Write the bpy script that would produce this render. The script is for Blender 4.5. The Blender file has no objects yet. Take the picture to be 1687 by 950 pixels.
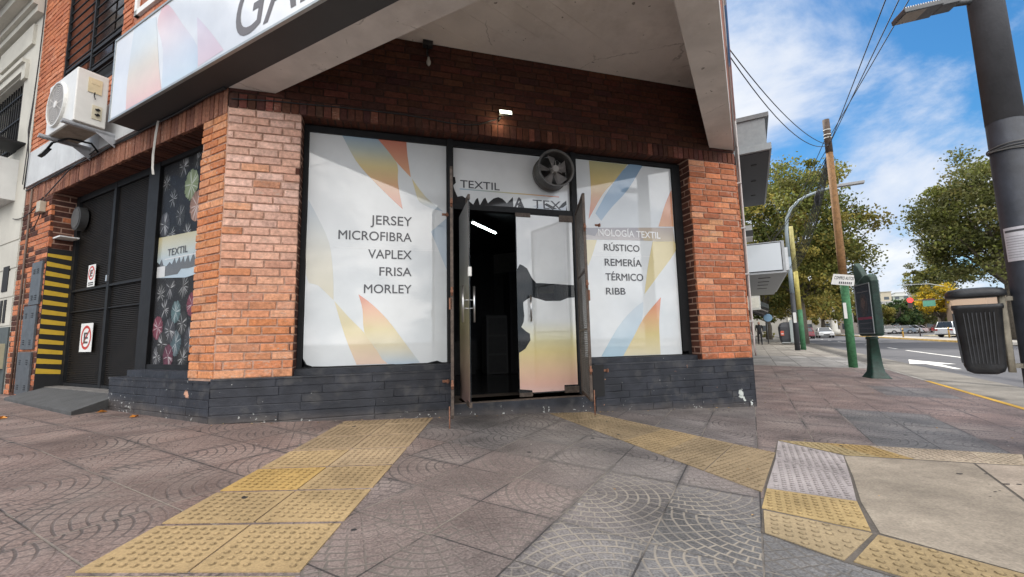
import bpy, bmesh, math, random
import numpy as np
from mathutils import Vector, Matrix
random.seed(7); np.random.seed(7)
SC = bpy.context.scene
R2 = 2 ** -.5
rad = math.radians

# ------------------------------------------------------------------ camera
YAW, PIT, ROL = rad(16.6), rad(6.73), rad(-1.27)
fw = Vector((math.sin(YAW)*math.cos(PIT), math.cos(YAW)*math.cos(PIT), math.sin(PIT)))
rt = Vector((math.cos(YAW), -math.sin(YAW), 0)); up = rt.cross(fw)
r2 = rt*math.cos(ROL) + up*math.sin(ROL); u2 = up*math.cos(ROL) - rt*math.sin(ROL)
cd = bpy.data.cameras.new('camera'); cam = bpy.data.objects.new('camera', cd)
SC.collection.objects.link(cam); SC.camera = cam
M = Matrix.Identity(4)
for i in range(3): M[i][0], M[i][1], M[i][2] = r2[i], u2[i], -fw[i]
M.translation = (0, 0, 1.01); cam.matrix_world = M
cd.sensor_width = 36; cd.lens = 720.6/1687*36; cd.clip_end = 3000; cd.clip_start = .05

# ------------------------------------------------------------------ exposure, sky, sun
SC.view_settings.view_transform = 'Standard'; SC.view_settings.look = 'None'
SC.view_settings.exposure = 1.0; SC.view_settings.gamma = 1
SC.cycles.max_bounces = 8; SC.cycles.diffuse_bounces = 4; SC.cycles.glossy_bounces = 3
SC.cycles.use_denoising = True
SUN_AZ, SUN_EL = rad(8), rad(50)          # azimuth from +Y towards +X
W = bpy.data.worlds.new('World'); SC.world = W; W.use_nodes = True
nt = W.node_tree; nt.nodes.clear()
def N(t, **k):
    n = nt.nodes.new(t)
    for a, b in k.items(): setattr(n, a, b)
    return n
def LK(a, b): nt.links.new(a, b)
def MATH(op, a, b=None, c=None, clamp=False):
    n = nt.nodes.new('ShaderNodeMath'); n.operation = op; n.use_clamp = clamp
    for i, v in enumerate((a, b, c)):
        if v is None: continue
        if isinstance(v, (int, float)): n.inputs[i].default_value = v
        else: LK(v, n.inputs[i])
    return n.outputs[0]
def MIX(f, a, b, mode='MIX'):
    n = nt.nodes.new('ShaderNodeMix'); n.data_type = 'RGBA'; n.blend_type = mode
    for s_, v in ((0, f), (6, a), (7, b)):
        if isinstance(v, (int, float)): n.inputs[s_].default_value = v
        elif isinstance(v, tuple): n.inputs[s_].default_value = v if len(v) == 4 else (*v, 1)
        else: LK(v, n.inputs[s_])
    return n.outputs[2]
def RAMP(v, p0, p1):
    n = nt.nodes.new('ShaderNodeMapRange'); n.interpolation_type = 'SMOOTHSTEP'
    LK(v, n.inputs[0]); n.inputs[1].default_value = p0; n.inputs[2].default_value = p1
    return n.outputs[0]
sky = N('ShaderNodeTexSky', sky_type='NISHITA', sun_disc=False)
sky.sun_elevation = SUN_EL; sky.sun_rotation = SUN_AZ; sky.air_density = 1.0; sky.dust_density = .4; sky.ozone_density = 3
tc = N('ShaderNodeTexCoord'); sep = N('ShaderNodeSeparateXYZ'); LK(tc.outputs['Generated'], sep.inputs[0])
zz = MATH('ADD', MATH('MAXIMUM', sep.outputs[2], 0.0), .45)
cx_ = MATH('DIVIDE', sep.outputs[0], zz); cy_ = MATH('DIVIDE', sep.outputs[1], zz)
cmb = N('ShaderNodeCombineXYZ'); LK(cx_, cmb.inputs[0]); LK(cy_, cmb.inputs[1]); cmb.inputs[2].default_value = 3.7
mp = N('ShaderNodeMapping'); mp.inputs['Rotation'].default_value = (0, 0, 0); mp.inputs['Scale'].default_value = (1.0, 1.0, 1)
mp.inputs['Location'].default_value = (5.1, 7.7, 0)
LK(cmb.outputs[0], mp.inputs[0])
n1 = N('ShaderNodeTexNoise'); n1.inputs['Scale'].default_value = 2.1; n1.inputs['Detail'].default_value = 9; n1.inputs['Roughness'].default_value = .59; n1.inputs['Distortion'].default_value = .35
n2 = N('ShaderNodeTexNoise'); n2.inputs['Scale'].default_value = .8; n2.inputs['Detail'].default_value = 3
LK(mp.outputs[0], n1.inputs[0]); LK(cmb.outputs[0], n2.inputs[0])
dens = RAMP(MATH('ADD', MATH('MULTIPLY', n1.outputs[0], .75), MATH('MULTIPLY', n2.outputs[0], .25)),  .400, .53)
hs = N('ShaderNodeHueSaturation'); LK(sky.outputs[0], hs.inputs['Color']); hs.inputs['Saturation'].default_value = 1.28
blue = MIX(1.0, hs.outputs[0], (.052, .070, .070), 'MULTIPLY')
hz = RAMP(sep.outputs[2], .18, .0)
blue = MIX(MATH('MULTIPLY', hz, .85), blue, (.25, .37, .50))
# unseen bright cloud bank added behind the camera to lift the shaded front
dt = MATH('ADD', MATH('ADD', MATH('MULTIPLY', sep.outputs[0], -.15), MATH('MULTIPLY', sep.outputs[1], -.62)), MATH('MULTIPLY', sep.outputs[2], .72))
bank = RAMP(dt, .2, .95)
cb = MATH('ADD', MATH('MULTIPLY', bank, MATH('ADD', MATH('MULTIPLY', RAMP(n1.outputs[0], .40, .60), 1.1), .80)), .52)
ccol = MIX(RAMP(n1.outputs[0], .42, .66), (.62, .72, .90), (1.0, 1.0, 1.0))
ccol = MIX(bank, ccol, (1.0, .965, .92))
ccol = MIX(1.0, ccol, N('ShaderNodeCombineColor').outputs[0], 'MULTIPLY')
cc = [n for n in nt.nodes if n.bl_idname == 'ShaderNodeCombineColor'][0]
for i in range(3): LK(cb, cc.inputs[i])
d2 = MATH('MAXIMUM', dens, MATH('MULTIPLY', bank, .95))
skyc = MIX(MATH('MULTIPLY', d2, .93), blue, ccol)
bg = N('ShaderNodeBackground'); bg.inputs[1].default_value = 1.0
LK(skyc, bg.inputs[0]); wo = N('ShaderNodeOutputWorld'); LK(bg.outputs[0], wo.inputs[0])
sl = bpy.data.lights.new('sun', 'SUN'); sl.energy = 3.0; sl.angle = rad(2.5); sl.color = (1, .94, .84)
so_ = bpy.data.objects.new('sun', sl); SC.collection.objects.link(so_)
sd = Vector((math.sin(SUN_AZ)*math.cos(SUN_EL), math.cos(SUN_AZ)*math.cos(SUN_EL), math.sin(SUN_EL)))
so_.rotation_euler = sd.to_track_quat('Z', 'Y').to_euler(); so_.location = (0, 0, 60)

# ------------------------------------------------------------------ frames
def FF(u, o, z): return (u, 5.13 - o, z)                       # corner front: u right, o outward
def FL(s, o, z): return (-1.64 - R2*s - R2*o, 5.14 + R2*s - R2*o, z)   # left street wall
def FR(s, o, z): return (5.11 + R2*s + R2*o, 5.13 + R2*s - R2*o, z)    # right street wall
def CR(c, r): return ((r*2**.5 + c)/2, (r*2**.5 - c)/2)
def FC(c, r, z): return (*CR(c, r), z)
def gz(c, r, road=False):
    if road: return -.24 + .009*max(0, r - 7)
    if c < -6.8: z = .2516 + .006*(-c - 6.8)
    elif c < 0: z = -.037*c
    else: z = -.02*c
    return z + .009*max(0, r - 7)
def gxy(x, y): return gz(x - y, (x + y)*R2)

# ------------------------------------------------------------------ mesh helper
ALL = []
def tag(o, label=None, cat=None, group=None, kind=None):
    for k, v in (('label', label), ('category', cat), ('group', group), ('kind', kind)):
        if v: o[k] = v
    return o
def empty(name, loc=(0, 0, 0), label=None, cat=None, group=None, kind=None):
    o = bpy.data.objects.new(name, None); SC.collection.objects.link(o); o.location = loc
    o.empty_display_size = .1
    return tag(o, label, cat, group, kind)
class MB:
    def __init__(s): s.v = []; s.f = []; s.m = []; s.c = []; s.sm = []
    def face(s, pts, m=0, c=(1, 1, 1), smooth=False):
        b = len(s.v); s.v += [tuple(p) for p in pts]; s.f.append(tuple(range(b, b + len(pts)))); s.m.append(m)
        s.c.append(c); s.sm.append(smooth); return s
    def mesh(s, vs, fs, m=0, c=(1, 1, 1), smooth=False):
        b = len(s.v); s.v += [tuple(p) for p in vs]
        for f in fs: s.f.append(tuple(b + i for i in f)); s.m.append(m); s.c.append(c); s.sm.append(smooth)
        return s
    def box(s, fr, a0, a1, b0, b1, z0, z1, m=0, c=(1, 1, 1), jit=0):
        P = [(a0, b0, z0), (a1, b0, z0), (a1, b1, z0), (a0, b1, z0), (a0, b0, z1), (a1, b0, z1), (a1, b1, z1), (a0, b1, z1)]
        if jit: P = [tuple(q + random.uniform(-jit, jit) for q in p) for p in P]
        return s.mesh([fr(*p) for p in P], [(0, 3, 2, 1), (4, 5, 6, 7), (0, 1, 5, 4), (1, 2, 6, 5), (2, 3, 7, 6), (3, 0, 4, 7)], m, c)
    def prism(s, xy, z0, z1, m=0, c=(1, 1, 1)):
        n = len(xy); vs = [(x, y, z0) for x, y in xy] + [(x, y, z1) for x, y in xy]
        fs = [tuple(range(n))[::-1], tuple(range(n, 2*n))] + [(i, (i+1) % n, n + (i+1) % n, n + i) for i in range(n)]
        return s.mesh(vs, fs, m, c)
    def slab(s, fr, pts, o0, o1, m=0, c=(1, 1, 1), cols=None):
        """polygon given as (u, z) in a wall frame, between two outward offsets"""
        n = len(pts); vs = [fr(u, o1, z) for u, z in pts] + [fr(u, o0, z) for u, z in pts]
        b = len(s.v); s.mesh(vs, [tuple(range(n)), tuple(range(n, 2*n))[::-1]] + [(i, (i+1) % n, n + (i+1) % n, n + i) for i in range(n)], m, c)
        return s
    def tube(s, pts, r, n=8, m=0, c=(1, 1, 1), cap=True, smooth=True):
        pts = [Vector(p) for p in pts]; rs = r if isinstance(r, (list, tuple)) else [r]*len(pts)
        b = len(s.v); ref = None
        for i, p in enumerate(pts):
            t = (pts[min(i+1, len(pts)-1)] - pts[max(i-1, 0)]).normalized()
            if ref is None: ref = t.orthogonal().normalized()
            ref = (ref - t*ref.dot(t)).normalized(); q = t.cross(ref)
            for k in range(n):
                a = 2*math.pi*k/n; s.v.append(tuple(p + (ref*math.cos(a) + q*math.sin(a))*rs[i]))
        for i in range(len(pts)-1):
            for k in range(n):
                s.f.append((b+i*n+k, b+i*n+(k+1) % n, b+(i+1)*n+(k+1) % n, b+(i+1)*n+k)); s.m.append(m); s.c.append(c); s.sm.append(smooth)
        if cap:
            for ii in (0, len(pts)-1):
                s.f.append(tuple(b+ii*n+k for k in range(n))); s.m.append(m); s.c.append(c); s.sm.append(False)
        return s
    def build(s, name, mats, parent=None, recalc=True, bevel=0):
        me = bpy.data.meshes.new(name); me.from_pydata(s.v, [], s.f)
        if not isinstance(mats, (list, tuple)): mats = [mats]
        for q in mats: me.materials.append(q)
        me.polygons.foreach_set('material_index', s.m); me.polygons.foreach_set('use_smooth', s.sm)
        at = me.color_attributes.new('Col', 'FLOAT_COLOR', 'CORNER')
        cols = []
        for f, c in zip(s.f, s.c):
            if isinstance(c[0], (tuple, list)):
                for q in c: cols += [*q, 1]
            else: cols += [*c, 1]*len(f)
        at.data.foreach_set('color', cols)
        if recalc:
            bm = bmesh.new(); bm.from_mesh(me); bmesh.ops.recalc_face_normals(bm, faces=bm.faces); bm.to_mesh(me); bm.free()
        me.update()
        o = bpy.data.objects.new(name, me); SC.collection.objects.link(o)
        if parent:
            o.parent = parent; o.matrix_parent_inverse = Matrix.Translation(-Vector(root_loc(parent)))
        if bevel:
            md = o.modifiers.new('bevel', 'BEVEL'); md.width = bevel; md.segments = 2; md.limit_method = 'ANGLE'
        return o
def root_loc(p):
    l = Vector(p.location)
    return l if p.type == 'EMPTY' else Vector((0, 0, 0))
def WF(x, y, z): return (x, y, z)
def ring(cx, cz, r, n=24, r2=None): return [(cx + r*math.cos(2*math.pi*k/n), cz + (r2 or r)*math.sin(2*math.pi*k/n)) for k in range(n)]

# ------------------------------------------------------------------ materials
MATS = {}
def newmat(name):
    global nt
    m = bpy.data.materials.new(name); m.use_nodes = True; nt = m.node_tree
    b = nt.nodes['Principled BSDF']; return m, b
def mat(name, col=(.5, .5, .5), rough=.6, metal=0, nz=.12, nscale=8, bump=.1, bscale=40, attr=False, coat=0, emit=0, spec=.5, trans=0, alpha=1):
    if name in MATS: return MATS[name]
    m, b = newmat(name)
    if name == 'printed_vinyl': b.inputs['Coat IOR'].default_value = 1.75
    tcn = nt.nodes.new('ShaderNodeTexCoord')
    base = (*col, 1)
    if attr:
        a = nt.nodes.new('ShaderNodeAttribute'); a.attribute_name = 'Col'
        base = MIX(1.0, a.outputs['Color'], col, 'MULTIPLY')
    if nz:
        n = nt.nodes.new('ShaderNodeTexNoise'); n.inputs['Scale'].default_value = nscale; n.inputs['Detail'].default_value = 6; n.inputs['Roughness'].default_value = .6
        LK(tcn.outputs['Object'], n.inputs[0])
        f = nt.nodes.new('ShaderNodeMapRange'); LK(n.outputs[0], f.inputs[0]); f.inputs[1].default_value = .25; f.inputs[2].default_value = .75
        f.inputs[3].default_value = 1 - nz*1.4; f.inputs[4].default_value = 1 + nz
        cmb_ = nt.nodes.new('ShaderNodeCombineColor')
        for i in range(3): LK(f.outputs[0], cmb_.inputs[i])
        base = MIX(1.0, base, cmb_.outputs[0], 'MULTIPLY')
        if name in ('soffit_paint', 'beam_paint'):
            q1 = nt.nodes.new('ShaderNodeTexNoise'); q1.inputs['Scale'].default_value = .9; q1.inputs['Detail'].default_value = 9; q1.inputs['Roughness'].default_value = .7; LK(tcn.outputs['Object'], q1.inputs[0])
            base = MIX(MATH('MULTIPLY', RAMP(q1.outputs[0], .50, .62), .25), base, (.38, .33, .29))
            vv = nt.nodes.new('ShaderNodeTexVoronoi'); vv.feature = 'DISTANCE_TO_EDGE'; vv.inputs['Scale'].default_value = .8
            ad = nt.nodes.new('ShaderNodeVectorMath'); ad.operation = 'ADD'; sc_ = nt.nodes.new('ShaderNodeVectorMath'); sc_.operation = 'SCALE'; sc_.inputs['Scale'].default_value = .35
            LK(q1.outputs['Color'], sc_.inputs[0]); LK(tcn.outputs['Object'], ad.inputs[0]); LK(sc_.outputs[0], ad.inputs[1]); LK(ad.outputs[0], vv.inputs['Vector'])
            base = MIX(MATH('MULTIPLY', RAMP(vv.outputs['Distance'], .007, .002), MATH('MULTIPLY', RAMP(n.outputs[0], .5, .6), .5)), base, (.16, .14, .125))
            pp_ = nt.nodes.new('ShaderNodeTexNoise'); pp_.inputs['Scale'].default_value = 13; pp_.inputs['Detail'].default_value = 6; LK(tcn.outputs['Object'], pp_.inputs[0])
            base = MIX(RAMP(pp_.outputs[0], .70, .72), base, (.22, .20, .18))
    if name == 'brick':
        def nz_(sc, det, off=0, st=(1, 1, 1)):
            mp_ = nt.nodes.new('ShaderNodeMapping'); mp_.inputs['Location'].default_value = (off, off, off); mp_.inputs['Scale'].default_value = st
            LK(tcn.outputs['Object'], mp_.inputs[0]); q = nt.nodes.new('ShaderNodeTexNoise'); q.inputs['Scale'].default_value = sc; q.inputs['Detail'].default_value = det; q.inputs['Roughness'].default_value = .65
            LK(mp_.outputs[0], q.inputs[0]); return q.outputs[0]
        smear = MATH('MULTIPLY', RAMP(nz_(19, 8, 3, (1, 1, 2.2)), .55, .68), RAMP(nz_(2.2, 3, 8), .40, .62))
        a2 = nt.nodes.new('ShaderNodeAttribute'); a2.attribute_name = 'Col'
        lum = nt.nodes.new('ShaderNodeRGBToBW'); LK(a2.outputs['Color'], lum.inputs[0])
        base = MIX(MATH('MULTIPLY', smear, RAMP(lum.outputs[0], .05, .16)), base, (.46, .33, .26))
        soot = MATH('MULTIPLY', RAMP(nz_(5, 7, 15), .52, .74), .42)
        base = MIX(soot, base, (.10, .055, .04))
        pit = RAMP(nz_(60, 5, 30), .68, .74); base = MIX(pit, base, (.05, .028, .02))
    if isinstance(base, tuple): b.inputs['Base Color'].default_value = base
    else: LK(base, b.inputs['Base Color'])
    b.inputs['Roughness'].default_value = rough; b.inputs['Metallic'].default_value = metal
    b.inputs['Coat Weight'].default_value = coat; b.inputs['Coat Roughness'].default_value = .03
    b.inputs['Specular IOR Level'].default_value = spec
    b.inputs['Transmission Weight'].default_value = trans; b.inputs['Alpha'].default_value = alpha
    if emit:
        b.inputs['Emission Color'].default_value = (*col, 1); b.inputs['Emission Strength'].default_value = emit
    if bump:
        n = nt.nodes.new('ShaderNodeTexNoise'); n.inputs['Scale'].default_value = bscale; n.inputs['Detail'].default_value = 5
        LK(tcn.outputs['Object'], n.inputs[0]); bp = nt.nodes.new('ShaderNodeBump'); bp.inputs['Strength'].default_value = bump*2; bp.inputs['Distance'].default_value = .01
        LK(n.outputs[0], bp.inputs['Height']); LK(bp.outputs[0], b.inputs['Normal'])
    MATS[name] = m; return m
brick_m = mat('brick', (1, 1, 1), .85, nz=.28, nscale=28, bump=.35, bscale=55, attr=True, spec=.25)
mortar_m = mat('mortar', (.43, .27, .20), .95, nz=.25, nscale=14, bump=.4, bscale=60)
darkmortar_m = mat('shaded_mortar', (.058, .030, .023), .95, nz=.25, nscale=10, bump=.3, bscale=60)  # joint tone darkened to carry the shade under the overhang
black_frame = mat('black_steel_paint', (.012, .0125, .014), .6, nz=.3, bump=.05, spec=.25)
concrete_m = mat('soffit_paint', (.70, .65, .615), .9, nz=.10, nscale=1.6, bump=.08, bscale=30)
beam_m = mat('beam_paint', (.63, .59, .555), .9, nz=.15, nscale=2.4, bump=.1, bscale=45)
white_m = mat('white_paint', (.72, .72, .70), .6, nz=.07, nscale=3, bump=.04)
galv = mat('galvanised', (.42, .44, .45), .4, metal=.7, nz=.1, bump=.02)
steel = mat('brushed_steel', (.62, .62, .62), .28, metal=1, nz=.05, bump=.0)
rust = mat('rusty_steel', (.22, .10, .06), .85, nz=.35, nscale=60, bump=.2)
brownsteel = mat('worn_brown_steel', (.10, .075, .06), .6, metal=.3, nz=.4, nscale=25, bump=.1)
plastic_w = mat('white_enamel', (.68, .67, .63), .4, nz=.08, nscale=5, bump=.0, coat=.2)
vinyl = mat('printed_vinyl', (.98, .98, .97), .5, nz=.06, nscale=2.2, bump=.05, bscale=3.5, attr=True, coat=1.0)
ink = mat('dark_lettering', (.045, .045, .055), .5, nz=0, bump=0, coat=.5)
ink_w = mat('white_lettering', (.80, .80, .80), .5, nz=0, bump=0, coat=.5)
cable_m = mat('black_cable', (.02, .02, .022), .6, nz=0, bump=0)
attr_m = mat('painted_surface', (1, 1, 1), .55, nz=.1, nscale=12, bump=.04, attr=True)
attr_gloss = mat('car_paint', (1, 1, 1), .25, nz=0, bump=0, attr=True, coat=.8)
dark_in = mat('dark_void', (.012, .012, .013), .8, nz=.2, bump=0)

def painted_plinth():
    m, b = newmat('black_painted_brick'); tcn = nt.nodes.new('ShaderNodeTexCoord'); P = tcn.outputs['Object']
    def nz(sc, det=5, off=0):
        mp_ = nt.nodes.new('ShaderNodeMapping'); mp_.inputs['Location'].default_value = (off, off, off); LK(P, mp_.inputs[0])
        n = nt.nodes.new('ShaderNodeTexNoise'); n.inputs['Scale'].default_value = sc; n.inputs['Detail'].default_value = det; LK(mp_.outputs[0], n.inputs[0]); return n.outputs[0]
    base = MIX(RAMP(nz(3.5), .35, .7), (.010, .012, .018), (.024, .027, .037))
    base = MIX(MATH('MULTIPLY', RAMP(nz(38, 3, 9), .58, .75), .5), base, (.012, .012, .015))
    sp = nt.nodes.new('ShaderNodeSeparateXYZ'); LK(P, sp.inputs[0])
    gr = MATH('SUBTRACT', sp.outputs[2], MATH('MAXIMUM', MATH('MULTIPLY', MATH('SUBTRACT', sp.outputs[1], sp.outputs[0]), .037), 0))
    low = RAMP(gr, .14, -.02)
    chip = MATH('MULTIPLY', RAMP(MATH('ADD', nz(26, 6, 3), MATH('MULTIPLY', low, .10)), .70, .715), RAMP(nz(2.3, 2, 21), .50, .56))
    base = MIX(chip, base, (.52, .54, .52))
    chip2 = MATH('MULTIPLY', RAMP(nz(21, 5, 14), .735, .75), RAMP(nz(1.7, 2, 40), .5, .56))
    base = MIX(chip2, base, (.48, .23, .13))
    dust = MATH('MULTIPLY', RAMP(gr, .12, -.01), MATH('MULTIPLY', nz(9, 6, 5), .6))
    base = MIX(MATH('MULTIPLY', RAMP(nz(6, 8, 33), .52, .70), .45), base, (.075, .072, .07))
    base = MIX(dust, base, (.16, .13, .11))
    for (px, pz, rr_) in ((4.86, .20, .06), (4.90, .11, .035), (4.45, .30, .022), (5.02, .06, .03), (-1.95, .53, .04)):
        cmbp = nt.nodes.new('ShaderNodeCombineXYZ'); LK(MATH('MULTIPLY', sp.outputs[0], 1.4), cmbp.inputs[0]); LK(sp.outputs[2], cmbp.inputs[2])
        vd = nt.nodes.new('ShaderNodeVectorMath'); vd.operation = 'DISTANCE'; LK(cmbp.outputs[0], vd.inputs[0]); vd.inputs[1].default_value = (px*1.4, 0, pz)
        e = MATH('ADD', vd.outputs['Value'], MATH('MULTIPLY', MATH('SUBTRACT', nz(24, 4, 2), .5), .14))
        base = MIX(RAMP(e, rr_, rr_*.85), base, (.50, .53, .50) if pz < .25 else (.55, .3, .2))
    LK(base, b.inputs['Base Color']); b.inputs['Roughness'].default_value = .62
    bp = nt.nodes.new('ShaderNodeBump'); bp.inputs['Strength'].default_value = .5; bp.inputs['Distance'].default_value = .01
    LK(MATH('ADD', nz(22), MATH('MULTIPLY', nz(70), .4)), bp.inputs['Height']); LK(bp.outputs[0], b.inputs['Normal'])
    return m
plinth_m = painted_plinth()

def paving():
    m, b = newmat('fan_paving'); uv = nt.nodes.new('ShaderNodeUVMap'); uv.uv_map = 'UVMap'
    tcn = nt.nodes.new('ShaderNodeTexCoord'); P = tcn.outputs['Object']
    wn = nt.nodes.new('ShaderNodeTexNoise'); wn.inputs['Scale'].default_value = 5; wn.inputs['Detail'].default_value = 3; LK(P, wn.inputs[0])
    wv = nt.nodes.new('ShaderNodeVectorMath'); wv.operation = 'SUBTRACT'; LK(wn.outputs['Color'], wv.inputs[0]); wv.inputs[1].default_value = (.5, .5, .5)
    wsx = nt.nodes.new('ShaderNodeVectorMath'); wsx.operation = 'SCALE'; LK(wv.outputs[0], wsx.inputs[0]); wsx.inputs['Scale'].default_value = .045
    wa = nt.nodes.new('ShaderNodeVectorMath'); wa.operation = 'ADD'; LK(uv.outputs[0], wa.inputs[0]); LK(wsx.outputs[0], wa.inputs[1])
    sp = nt.nodes.new('ShaderNodeSeparateXYZ'); LK(wa.outputs[0], sp.inputs[0]); U, V = sp.outputs[0], sp.outputs[1]
    sp0 = nt.nodes.new('ShaderNodeSeparateXYZ'); LK(uv.outputs[0], sp0.inputs[0]); U0, V0 = sp0.outputs[0], sp0.outputs[1]
    fu, fv = MATH('FLOOR', U0), MATH('FLOOR', V0)
    a, bb = MATH('SUBTRACT', U, fu), MATH('SUBTRACT', V, fv)
    cb_ = nt.nodes.new('ShaderNodeCombineXYZ'); LK(fu, cb_.inputs[0]); LK(fv, cb_.inputs[1])
    wn2 = nt.nodes.new('ShaderNodeTexWhiteNoise'); wn2.noise_dimensions = '2D'; LK(cb_.outputs[0], wn2.inputs[0])
    spn = nt.nodes.new('ShaderNodeSeparateColor'); LK(wn2.outputs['Color'], spn.inputs[0])
    def flip(x, cell, rnd):   # parity flip makes neighbouring tiles share a fan centre; some tiles are laid the other way
        par = MATH('MODULO', MATH('ABSOLUTE', cell), 2.0)
        s_ = MATH('ABSOLUTE', MATH('SUBTRACT', par, MATH('GREATER_THAN', rnd, .72)))
        return MATH('ADD', MATH('MULTIPLY', x, MATH('SUBTRACT', 1.0, MATH('MULTIPLY', s_, 2.0))), s_)
    A, B = flip(a, fu, spn.outputs[0]), flip(bb, fv, spn.outputs[1])
    rho = MATH('MULTIPLY', MATH('SQRT', MATH('ADD', MATH('MULTIPLY', A, A), MATH('MULTIPLY', B, B))), 7.6)
    rg = MATH('FLOOR', rho); fr_ = MATH('FRACT', rho)
    th = MATH('DIVIDE', MATH('ARCTAN2', MATH('MAXIMUM', B, .0001), MATH('MAXIMUM', A, .0001)), math.pi/2)
    seg = MATH('FRACT', MATH('ADD', MATH('MULTIPLY', th, MATH('ADD', MATH('MULTIPLY', rg, 1.15), 1.4)), MATH('MULTIPLY', rg, .37)))
    segw = MATH('DIVIDE', .55, MATH('ADD', MATH('MULTIPLY', rho, .8), 1.))
    g1 = RAMP(MATH('ABSOLUTE', MATH('SUBTRACT', fr_, .5)), .36, .45)
    g2 = RAMP(MATH('ABSOLUTE', MATH('SUBTRACT', seg, .5)), .40, .47)
    groove = MATH('MAXIMUM', g1, g2)
    joint = MATH('MAXIMUM', RAMP(MATH('ABSOLUTE', MATH('SUBTRACT', MATH('FRACT', U0), .5)), .487, .494), RAMP(MATH('ABSOLUTE', MATH('SUBTRACT', MATH('FRACT', V0), .5)), .487, .494))
    wear = nt.nodes.new('ShaderNodeTexNoise'); wear.inputs['Scale'].default_value = 1.6; wear.inputs['Detail'].default_value = 7; LK(P, wear.inputs[0])
    fine = nt.nodes.new('ShaderNodeTexNoise'); fine.inputs['Scale'].default_value = 90; fine.inputs['Detail'].default_value = 4; LK(P, fine.inputs[0])
    spk = nt.nodes.new('ShaderNodeTexVoronoi'); spk.inputs['Scale'].default_value = 130; LK(P, spk.inputs[0])
    at = nt.nodes.new('ShaderNodeAttribute'); at.attribute_name = 'Col'
    base = at.outputs['Color']
    f = nt.nodes.new('ShaderNodeMapRange'); LK(fine.outputs[0], f.inputs[0]); f.inputs[1].default_value = .3; f.inputs[2].default_value = .7; f.inputs[3].default_value = .55; f.inputs[4].default_value = 1.5
    cm = nt.nodes.new('ShaderNodeCombineColor'); [LK(f.outputs[0], cm.inputs[i]) for i in range(3)]
    base = MIX(1.0, base, cm.outputs[0], 'MULTIPLY')
    dusty = nt.nodes.new('ShaderNodeTexNoise'); dusty.inputs['Scale'].default_value = .8; dusty.inputs['Detail'].default_value = 8; dusty.inputs['Roughness'].default_value = .7; LK(P, dusty.inputs[0])
    base = MIX(MATH('MULTIPLY', RAMP(dusty.outputs[0], .45, .68), .5), base, (.185, .165, .145))
    f2 = nt.nodes.new('ShaderNodeMapRange'); LK(wear.outputs[0], f2.inputs[0]); f2.inputs[1].default_value = .3; f2.inputs[2].default_value = .7; f2.inputs[3].default_value = .55; f2.inputs[4].default_value = 1.38
    cm2 = nt.nodes.new('ShaderNodeCombineColor'); [LK(f2.outputs[0], cm2.inputs[i]) for i in range(3)]
    base = MIX(1.0, base, cm2.outputs[0], 'MULTIPLY')
    gb = nt.nodes.new('ShaderNodeTexNoise'); gb.inputs['Scale'].default_value = 3.1; gb.inputs['Detail'].default_value = 4; LK(P, gb.inputs[0])
    vis = RAMP(gb.outputs[0], .36, .62)
    ja = nt.nodes.new('ShaderNodeAttribute'); ja.attribute_name = 'Joint'
    gcol = MIX(ja.outputs['Fac'], (.045, .042, .042), (.30, .265, .22))
    base = MIX(MATH('MULTIPLY', groove, MATH('ADD', MATH('MULTIPLY', vis, .55), MATH('MULTIPLY', MATH('ADD', ja.outputs['Fac'], .55), .26))), base, gcol)
    jw = nt.nodes.new('ShaderNodeTexNoise'); jw.inputs['Scale'].default_value = 1.1; jw.inputs['Detail'].default_value = 3; LK(P, jw.inputs[0])
    jcol = MIX(RAMP(jw.outputs[0], .46, .56), (.035, .032, .032), (.24, .21, .175))
    base = MIX(MATH('MULTIPLY', joint, .85), base, jcol)
    # dark greasy bands beside some joints, pale droppings
    near = MATH('MAXIMUM', RAMP(MATH('ABSOLUTE', MATH('SUBTRACT', MATH('FRACT', U0), .5)), .40, .5), RAMP(MATH('ABSOLUTE', MATH('SUBTRACT', MATH('FRACT', V0), .5)), .40, .5))
    base = MIX(MATH('MULTIPLY', MATH('MULTIPLY', near, RAMP(wear.outputs[0], .46, .62)), .5), base, (.035, .035, .038))
    vo = nt.nodes.new('ShaderNodeTexVoronoi'); vo.inputs['Scale'].default_value = 5.5; LK(P, vo.inputs[0])
    base = MIX(MATH('MULTIPLY', RAMP(vo.outputs['Distance'], .055, .04), RAMP(gb.outputs[0], .5, .6)), base, (.5, .5, .48))
    vo2 = nt.nodes.new('ShaderNodeTexVoronoi'); vo2.inputs['Scale'].default_value = 2.3; LK(P, vo2.inputs[0])
    base = MIX(RAMP(MATH('ADD', vo2.outputs['Distance'], MATH('MULTIPLY', fine.outputs[0], .03)), .075, .06), base, (.022, .022, .024))
    LK(base, b.inputs['Base Color']); b.inputs['Roughness'].default_value = .62; b.inputs['Specular IOR Level'].default_value = .35
    bp = nt.nodes.new('ShaderNodeBump'); bp.inputs['Strength'].default_value = .7; bp.inputs['Distance'].default_value = .004
    hgt = MATH('SUBTRACT', MATH('MULTIPLY', fine.outputs[0], .35), MATH('ADD', MATH('MULTIPLY', groove, .8), joint))
    LK(hgt, bp.inputs['Height']); LK(bp.outputs[0], b.inputs['Normal'])
    return m
paving_m = paving()
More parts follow.
